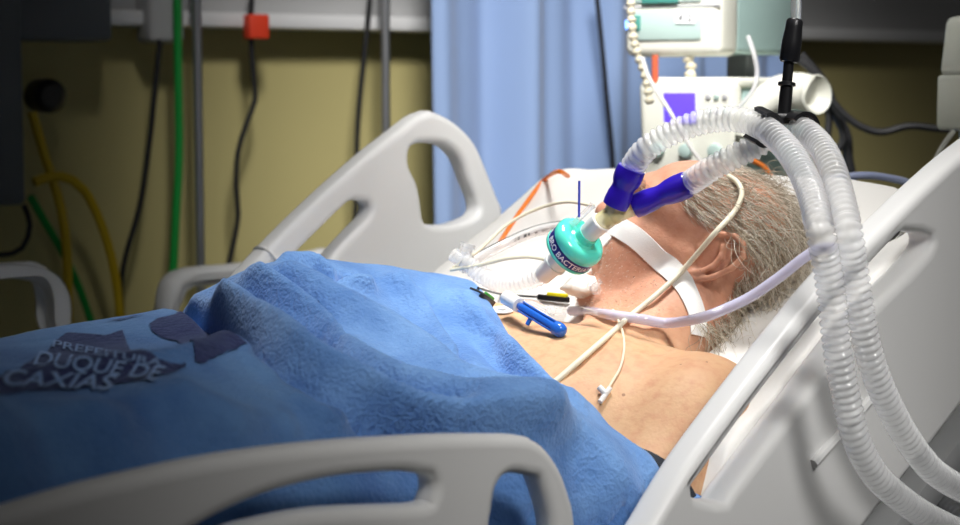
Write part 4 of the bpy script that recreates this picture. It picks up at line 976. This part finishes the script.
# curtain
M['curtain'] = mat('blue_curtain_cloth', lin(140, 164, 204), 0.8, noise=0.04, nscale=5, bump=0.1, bscale=400, sheen=0.2)
s0 = wallpix(429, 100, 0.33)[0]; s1 = wallpix(790, 100, 0.33)[0]; mb = MB(); v = []; f = []
ss = np.linspace(s0, s1, 240); zs = np.linspace(0.25, 2.35, 24)
def cw(s, z):
    u = s-s0; return 0.030*math.sin(u*34+0.6*math.sin(u*9))+0.014*math.sin(u*61+1.3)+0.006*math.sin(z*2+u*20)
for z in zs:
    for s in ss: v.append(wallp(s+0.004*math.sin(z*3), z, 0.33+cw(s, z)))
for i in range(len(zs)-1):
    for j in range(len(ss)-1): a = i*len(ss)+j; f.append((a, a+1, a+len(ss)+1, a+len(ss)))
mb.v = v; mb.f = f; cu = build('curtain', mb, M['curtain'], auto=None)
md = cu.modifiers.new('thickness', 'SOLIDIFY'); md.thickness = 0.002
tag(cu, 'pleated blue privacy curtain hanging behind the bed', 'curtain')
# poles and lines on the wall, left of the curtain
def pole(px, out, r, label):
    z1 = 2.3; s, z, p = wallpix(px, 60, out); t = thing('drip_pole', label, 'pole', wallp(s, 0, out))
    mb = MB(); mb.tube([wallp(s, 0.03, out), wallp(s, z1, out)], r, 12, smooth=False); build('pole', mb, M['steel'], t)
    mb = MB(); mb.lathe(wallp(s, 0, out), WZ, [(0, .16), (.02, .16), (.03, .03), (.05, .02)], 24); build('base', mb, M['greyplastic'], t)
pole(197.5, 0.16, 0.0085, 'grey drip pole beside the green hose'); pole(385.5, 0.16, 0.0090, 'grey drip pole beside the curtain edge')
wline('gas_hose', [(177, -30), (178, 60), (179, 150), (176, 215), (173, 275), (170, 330)], 0.14, 0.0078, 'ghose', 'green gas hose hanging straight down beside the left drip pole', 'hose')
wline('gas_hose', [(30, 196), (46, 224), (64, 255), (80, 290), (94, 330)], 0.10, 0.0070, 'ghose', 'green gas hose slanting down from the dark equipment', 'hose')
wline('gas_hose', [(32, 112), (46, 160), (60, 205), (67, 255), (68, 335)], 0.12, 0.0085, 'yhose', 'yellow gas hose falling nearly straight behind the blanket', 'hose')
wline('gas_hose', [(34, 182), (60, 176), (84, 190), (104, 232), (116, 280), (122, 335)], 0.13, 0.0085, 'yhose', 'yellow gas hose bowing out to the right', 'hose')
wline('power_cable', [(160, 40), (155, 90), (149, 145), (140, 205), (126, 255), (121, 290), (124, 335)], 0.12, 0.0052, 'blackcable', 'black cable hanging from the white wall box', 'cable')
wline('power_cable', [(252, -20), (251, 40), (254, 80), (255, 100), (246, 125), (238, 152), (236, 185), (238, 215), (232, 250), (224, 285), (216, 330)], 0.12, 0.0050, 'blackcable', 'wavy black cable below the red tag', 'cable')
wline('power_cable', [(372, -20), (366, 40), (360, 95), (357, 140), (356, 200), (352, 260)], 0.12, 0.0050, 'blackcable', 'black cable left of the drip pole by the curtain', 'cable')
wline('power_cable', [(595, -20), (602, 45), (607, 100), (612, 150), (614, 200), (612, 260)], 0.42, 0.0046, 'blackcable', 'black cable hanging in front of the blue curtain', 'cable')
def wbox(name, x0, y0, x1, y1, out, th, m, label, cat, bev=0.006):
    a, b = wallpix(x0, y0, out), wallpix(x1, y1, out); c = wallp((a[0]+b[0])/2, (a[1]+b[1])/2, out-th/2); mb = MB(); mb.box(c, (WD, WN, WZ), (abs(b[0]-a[0])/2, th/2, abs(a[1]-b[1])/2), bev, 3); return tag(build(name, mb, M[m]), label, cat)
wbox('cable_tag', 250, 14, 270, 39, 0.145, 0.03, 'red', 'orange red tag wrapped on the wavy black cable', 'tag', 0.004)
wbox('wall_box', 149, -30, 186, 43, 0.12, 0.07, 'panelgrey', 'pale wall box under the headwall rail above a black cable', 'box', 0.012)
eq = thing('equipment_cabinet', 'dark equipment cabinet at the wall beside the yellow hoses', 'cabinet', wp(-10, 300, 0.1))
a, b = wallpix(-120, -30, 0.2), wallpix(27, 205, 0.2); mb = MB(); mb.box(wallp((a[0]+b[0])/2, (a[1]+b[1])/2, 0.10), (WD, WN, WZ), (abs(b[0]-a[0])/2, 0.10, abs(a[1]-b[1])/2), 0.01); build('body', mb, M['darkbox'], eq)
mb = MB(); mb.box(wp(45, 12, 0.12), (WD, WN, WZ), (0.10, 0.06, 0.05), 0.01); build('bracket', mb, M['darkbox'], eq)
mb = MB(); mb.lathe(wp(40, 96, 0.06), WN, [(0, .03), (.05, .03), (.06, .02)], 16); build('socket', mb, M['black'], eq)
wline('power_cable', [(-30, 245), (0, 255), (22, 248), (30, 225), (24, 205)], 0.14, 0.0050, 'blackcable', 'black cable looping under the dark equipment cabinet', 'cable')
# the second bed by the wall
Y2 = 2.36; b2 = thing('hospital_bed', 'second white bed by the wall, only its side rails showing', 'bed', (1.0, 2.55, 0))
panel2d('side_rail', [(-120, 300), (-60, 270), (0, 262), (35, 262), (52, 270), (61, 288), (63, 315), (60, 360), (-120, 370)], [[(-60, 315), (-30, 285), (0, 279), (28, 281), (42, 295), (44, 320), (40, 345), (-60, 350)]], Y2, b2, 0.05, 0.02)
panel2d('side_rail', [(153, 320), (154, 292), (162, 275), (180, 267), (215, 264), (270, 258), (330, 250), (340, 300), (330, 350), (160, 350)], [[(188, 325), (186, 300), (194, 289), (215, 286), (300, 282), (305, 330), (290, 335)]], Y2, b2, 0.05, 0.02)
mb = MB(); mb.box((1.1, 2.58, 0.66), np.eye(3), (0.75, 0.17, 0.07), 0.03); build('mattress', mb, M['mattress'], b2)
mb = MB(); mb.box((1.1, 2.58, 0.55), np.eye(3), (0.75, 0.18, 0.03), 0.01); build('frame', mb, M['metal'], b2)
for sx in (0.45, 1.75):
    mb = MB(); mb.box((sx, 2.58, 0.26), np.eye(3), (0.03, 0.15, 0.26), 0.01); build('leg', mb, M['metal'], b2)
for sx in (0.62, 1.50):
    mb = MB(); mb.tube([(sx, Y2, 0.90), (sx, Y2+0.03, 0.60)], 0.014, 8, smooth=False); build('rail_arm', mb, M['metal'], b2)

M['greydrawer'] = mat('grey_drawer_front', (0.16, 0.17, 0.18, 1), 0.5)
# ------------------------------------------------------------------ ventilators on their trolley
FH = nz([CF[0], CF[1], 0]); al = math.radians(33)
E1v = nz(CR*math.cos(al)-FH*math.sin(al)); E2v = nz(CR*math.sin(al)+FH*math.cos(al)); EV = (E1v, E2v, WZ)
def dev(corner_px, d, w, dp, z0, z1):
    """box whose near vertical front-right edge stands on a sight line; returns point maker"""
    c = at(corner_px[0], corner_px[1], d)
    def q(u, v, z): return np.array([c[0], c[1], 0])+E1v*(-w+u*w)+E2v*(v*dp)+WZ*z           # u 0..1 across the front, v 0..1 front to back
    return q
def pz(px, py, d): return at(px, py, d)[2]
dU = 2.62; zU0 = pz(740, 56, dU)
qU = dev((724, 30), dU, 0.160, 0.26, 0, 0)
up = thing('ventilator', 'upper pale sage ventilator with a white numbered sticker', 'ventilator', qU(0.5, 0.5, zU0))
mb = MB(); mb.box(qU(0.5, 0.62, zU0+0.19), EV, (0.079, 0.115, 0.185), 0.008, 3); build('casing', mb, M['ventd'], up)
mb = MB(); mb.box(qU(0.5, 0.085, zU0+0.19), EV, (0.080, 0.034, 0.19), 0.014, 3); build('front_frame', mb, M['ventw'], up)
mb = MB(); mb.box(qU(0.46, -0.049, zU0+0.046), EV, (0.056, 0.003, 0.022), 0.0025, 2); build('drawer_panel', mb, M['ventg'], up)
mb = MB(); mb.box(qU(0.46, -0.049, zU0+0.125), EV, (0.056, 0.003, 0.046), 0.0025, 2); build('upper_panel', mb, M['ventg'], up)
mb = MB(); mb.box(qU(0.5, -0.045, zU0+0.0735), EV, (0.0785, 0.0015, 0.0014)); build('seam', mb, M['greyplastic'], up)
mb = MB(); mb.box(qU(0.16, -0.066, zU0+0.050), EV, (0.006, 0.002, 0.011), 0.001); build('teal_badge', mb, M['tealink'], up)
mb = MB(); mb.box(qU(0.05, -0.052, zU0+0.048), EV, (0.003, 0.003, 0.007), 0.002); build('indicator_lamp', mb, M['led'], up)
stp = qU(0.66, -0.066, zU0+0.056); mb = MB(); mb.box(stp, (nz(E1v-0.05*WZ), E2v, nz(WZ+0.05*E1v)), (0.016, 0.0006, 0.0085)); stk = build('sticker', mb, M['whiteink'], up)
def flat_text(s, c, ex, ez, h, m, parent, name='lettering', bold=0.01, out=None):
    v, f = text_mesh(s, bold); k = h/0.70; w = v[:, 0].max()*k; o_ = np.zeros(3) if out is None else out; mb = MB(); mb.v = [tuple(c+ex*(a*k-w/2)+ez*(b*k-h/2)+o_) for a, b, _ in v]; mb.f = f; return build(name, mb, M[m], parent, auto=None)
flat_text('412', stp, E1v, WZ, 0.010, 'greyink', stk, out=-E2v*0.0012)
mb = MB(); mb.box(qU(0.40, -0.066, zU0+0.084), EV, (0.030, 0.002, 0.006), 0.001); build('teal_mark', mb, M['tealink'], up)
dL = 2.60; zLt = pz(735, 80, dL); zLb = pz(700, 215, dL)
qL = dev((737, 120), dL, 0.155, 0.29, 0, 0); hL = zLt-zLb
lo = thing('ventilator', 'lower cream ventilator with a violet screen and rounded side arm', 'ventilator', qL(0.5, 0.5, zLb))
mb = MB(); mb.box(qL(0.5, 0.55, zLb+hL/2-0.004), EV, (0.077, 0.14, hL/2-0.006), 0.010, 3); build('casing', mb, M['ventd'], lo)
mb = MB(); mb.box(qL(0.5, 0.04, zLb+hL/2), (nz(E1v), nz(E2v+0.10*WZ), nz(WZ-0.10*E2v)), (0.079, 0.016, hL/2), 0.012, 3); build('front_frame', mb, M['ventw'], lo)
mb = MB(); mb.box(qL(0.5, 0.5, zLt-0.004), EV, (0.0795, 0.145, 0.008), 0.006, 3); build('top_cover', mb, M['ventw'], lo)
TE = (nz(E1v), nz(E2v+0.10*WZ), nz(WZ-0.10*E2v))
def fL(u, z): return qL(u, 0.04, z)+TE[1]*(-0.017)-TE[1]*0.1*0+TE[2]*0+E2v*(-0.10*(z-(zLb+hL/2)))
c = fL(0.44, pz(684, 107, dL)); mb = MB(); mb.box(c, TE, (0.0255, 0.002, 0.022), 0.001); build('screen', mb, M['screen'], lo)
for i in range(3):
    for j in range(2):
        mb = MB(); c = fL(0.74+0.085*i, pz(684, 96+14*j, dL)); mb.lathe(c+TE[1]*0.002, -TE[1], [(0, .0042), (.003, .0042), (.0036, .003)], 12); build('button', mb, M['ventg' if (i+j) % 2 else 'greyplastic'], lo)
for u in (0.2, 0.5, 0.8):
    mb = MB(); c = fL(u, pz(684, 150, dL)); mb.lathe(c+TE[1]*0.002, -TE[1], [(0, .011), (.010, .010), (.011, .008)], 16); build('dial', mb, M['ventg'], lo)
ax_ = [at(742, 138, dL-0.01), at(755, 112, dL-0.005), at(776, 95, dL+0.01), at(797, 91, dL+0.01), at(812, 95, dL+0.0)]
mb = MB(); mb.tube(ax_, [0.012, 0.018, 0.024, 0.027, 0.028], 20); build('side_arm', mb, M['ventw'], lo)
cA = at(812, 95, dL+0.0); dd = nz(CR*0.55-CF*0.82-CU*0.05); mb = MB(); mb.lathe(cA-dd*0.012, dd, [(0, .022), (.012, .0285), (.022, .0295), (.024, .0275), (.020, .024), (.008, .014), (.007, .001)], 28); build('arm_cup', mb, M['ventw'], lo, auto=45)
tr = thing('equipment_trolley', 'pale trolley shelf and post carrying the two ventilators', 'trolley', qL(0.5, 0.6, 0))
mb = MB(); mb.box(qL(0.5, 0.55, zLb-0.014), EV, (0.14, 0.16, 0.012), 0.006); build('shelf', mb, M['ventw'], tr)
mb = MB(); mb.box(qL(0.5, 0.65, (zLb-0.02+0.05)/2), EV, (0.03, 0.03, (zLb-0.02-0.05)/2), 0.006); build('post', mb, M['steel'], tr)
mb = MB(); mb.box(qL(0.5, 0.55, 0.05), EV, (0.20, 0.20, 0.025), 0.01); build('base', mb, M['greyplastic'], tr)
mb = MB(); mb.box((qU(0.5, 0.90, 0)+WZ*(zU0+zLt)/2), EV, (0.018, 0.018, (zU0-zLt)/2+0.012), 0.004); build('upper_post', mb, M['greyplastic'], tr)
# coiled leads and small lines round the ventilators
def coil(px, d, r, label):
    P = smooth_path([at(x, y, d) for x, y in px], 0.0015); n = len(P); t = np.arange(n)*0.0015; mb = MB(); mb.sweep(P, r*(0.80+0.20*np.sign(np.sin(t/0.0115*2*math.pi))*np.abs(np.sin(t/0.0115*2*math.pi))**.7), 12); return tag(build('coiled_lead', mb, M['beigecoil'], auto=None), label, 'lead')
coil([(630, -25), (632, 25), (637, 52), (645, 75), (650, 104)], 2.52, 0.0068, 'beige coiled lead hanging along the left of both ventilators')
coil([(688, 57), (691, 68), (689, 82)], 2.66, 0.009, 'short beige coiled lead between the two ventilators')
mb = MB(); mb.tube([at(642, 58, 2.46), at(650, 80, 2.45), at(670, 112, 2.42), at(690, 146, 2.38), at(704, 166, 2.36), at(712, 185, 2.36)], 0.0030, 8); tag(build('sensor_tube', mb, M['whiteplastic']), 'thin white tube slanting across the violet screen', 'tube')
mb = MB(); mb.tube([at(748, 36, 2.50), at(755, 58, 2.49), at(757, 75, 2.49), at(752, 92, 2.48), at(738, 108, 2.47)], 0.0034, 8); tag(build('sensor_tube', mb, M['clearsoft']), 'thin clear tube hanging from the upper ventilator side', 'tube')
mb = MB(); mb.tube([at(655, 55, 2.66), at(655, 85, 2.66)], 0.005, 8); tag(build('red_lead', mb, mat('brick_red_cable', lin(190, 90, 60), 0.5)), 'short brick red lead between the ventilators', 'lead')
mb = MB(); mb.tube([at(752, 160, 2.40), at(763, 166, 2.40), at(771, 176, 2.40), at(777, 190, 2.40), at(780, 205, 2.41)], 0.0034, 8); tag(build('orange_lead', mb, M['orange']), 'short orange lead behind the head of the bed', 'lead')
# black cables to the right
def bl(px, d, r, label):
    mb = MB(); mb.tube([at(x, y, d) for x, y in px], r, 8); tag(build('power_cable', mb, M['blackcable']), label, 'cable')
bl([(800, 60), (818, 76), (832, 100), (846, 116), (862, 127), (882, 132), (910, 126), (945, 129), (975, 126)], 2.80, 0.0058, 'black cable sagging across to the right hand device')
bl([(800, 55), (824, 84), (834, 110), (846, 135), (848, 158), (852, 185), (852, 230)], 2.86, 0.0085, 'thick black cable falling behind the pillow')
bl([(826, 92), (829, 118), (828, 140), (836, 150), (843, 140), (840, 122), (832, 108)], 2.83, 0.0058, 'small black cable loop beside the lower ventilator')
mb = MB(); mb.tube([at(822, 181, 2.34), at(845, 177, 2.34), at(868, 175.5, 2.33), (at(892, 178.5, 2.30)), at(912, 184, 2.27), at(940, 196, 2.25)], 0.0050, 10); tag(build('pale_hose', mb, M['bluehose']), 'pale blue hose between the white hoses and the head rail', 'hose')
# device on the right
dR = 2.35; zc = at(975, 75, dR); rp = thing('infusion_pump', 'pale device with teal panel at the right, above the head rail', 'pump', zc-WZ*0.09)
ex = nz(CR*0.96+FH*0.28); ey = nz(-CR*0.28+FH*0.96); ER_ = (ex, ey, WZ)
l0 = at(963, 75, dR); cc = l0+ex*0.06
mb = MB(); mb.box(cc+WZ*0.038, (nz(ex), ey, nz(WZ+0.10*ex)), (0.058, 0.06, 0.040), 0.010, 3); build('upper_casing', mb, M['ventw'], rp)
mb = MB(); mb.box(cc-WZ*0.036+ey*0.005, ER_, (0.061, 0.06, 0.037), 0.006, 3); build('lower_casing', mb, M['ventw'], rp)
mb = MB(); mb.box(cc-WZ*0.030-ey*0.056+ex*0.012, ER_, (0.035, 0.002, 0.020), 0.001); build('front_panel', mb, M['ventg'], rp)
mb = MB(); mb.box(cc-WZ*0.020-ey*0.0585+ex*-0.015, ER_, (0.007, 0.001, 0.009)); build('teal_badge', mb, M['tealink'], rp)
mb = MB(); mb.box(cc-WZ*0.022-ey*0.056-ex*0.050, ER_, (0.0018, 0.0015, 0.009)); build('slot', mb, M['greyink'], rp)
mb = MB(); mb.box(cc+WZ*0.038-ey*0.058+ex*0.012, ER_, (0.034, 0.002, 0.022), 0.001); build('upper_panel', mb, M['ventg'], rp)
mb = MB(); mb.tube([cc+ey*0.08+WZ*0.2, np.array([*(cc+ey*0.08)[:2], 0.0])], 0.013, 12, smooth=False); mb.box(cc+ey*0.066, ER_, (0.02, 0.012, 0.03), 0.004); build('pole', mb, M['steel'], rp)
mb = MB(); mb.tube([at(953, 132, dR), at(945, 143, dR-0.03), at(938, 155, dR-0.06), at(930, 175, dR-0.08)], 0.0035, 8); tag(build('device_cable', mb, M['ventw']), 'pale cable dropping from the right hand device', 'cable')

# dark drawer cabinet standing beyond the head of the bed, low at the right
dc = thing('drawer_cabinet', 'dark grey drawer cabinet low at the right, beyond the head rail', 'cabinet', at(1010, 525, 2.9)*np.array([1, 1, 0]))
cx = at(1000, 500, 2.9); zt_ = at(950, 432, 2.9)[2]; ax2 = (nz(CR*0.9+FH*0.43), nz(-CR*0.43+FH*0.9), WZ)
c0_ = np.array([cx[0], cx[1], 0.0])+ax2[1]*0.20
mb = MB(); mb.box(c0_+WZ*zt_/2, ax2, (0.30, 0.20, zt_/2), 0.01); build('casing', mb, M['darkbox'], dc)
for k in range(4):
    mb = MB(); mb.box(c0_-ax2[1]*0.203+WZ*(zt_-0.055-0.10*k), ax2, (0.285, 0.006, 0.040), 0.004); dw = build('drawer', mb, M['greydrawer'], dc)
    mb = MB(); mb.box(c0_-ax2[1]*0.217+WZ*(zt_-0.045-0.10*k), ax2, (0.10, 0.006, 0.006), 0.003); build('handle', mb, M['steel'], dw)

GROUPS = {'gas_hose': 'gas hoses on the wall', 'power_cable': 'black power cables', 'drip_pole': 'drip poles by the wall', 'ventilator': 'ventilators on the trolley',
          'monitor_lead': 'thin cream leads', 'electrode_clip': 'electrode clips', 'orange_lead': 'orange leads', 'coiled_lead': 'beige coiled leads', 'sensor_tube': 'thin tubes at the ventilators', 'hospital_bed': 'hospital beds'}
for o in SC.objects:
    k = o.name.split('.')[0]
    if o.parent is None and k in GROUPS: o['group'] = GROUPS[k]
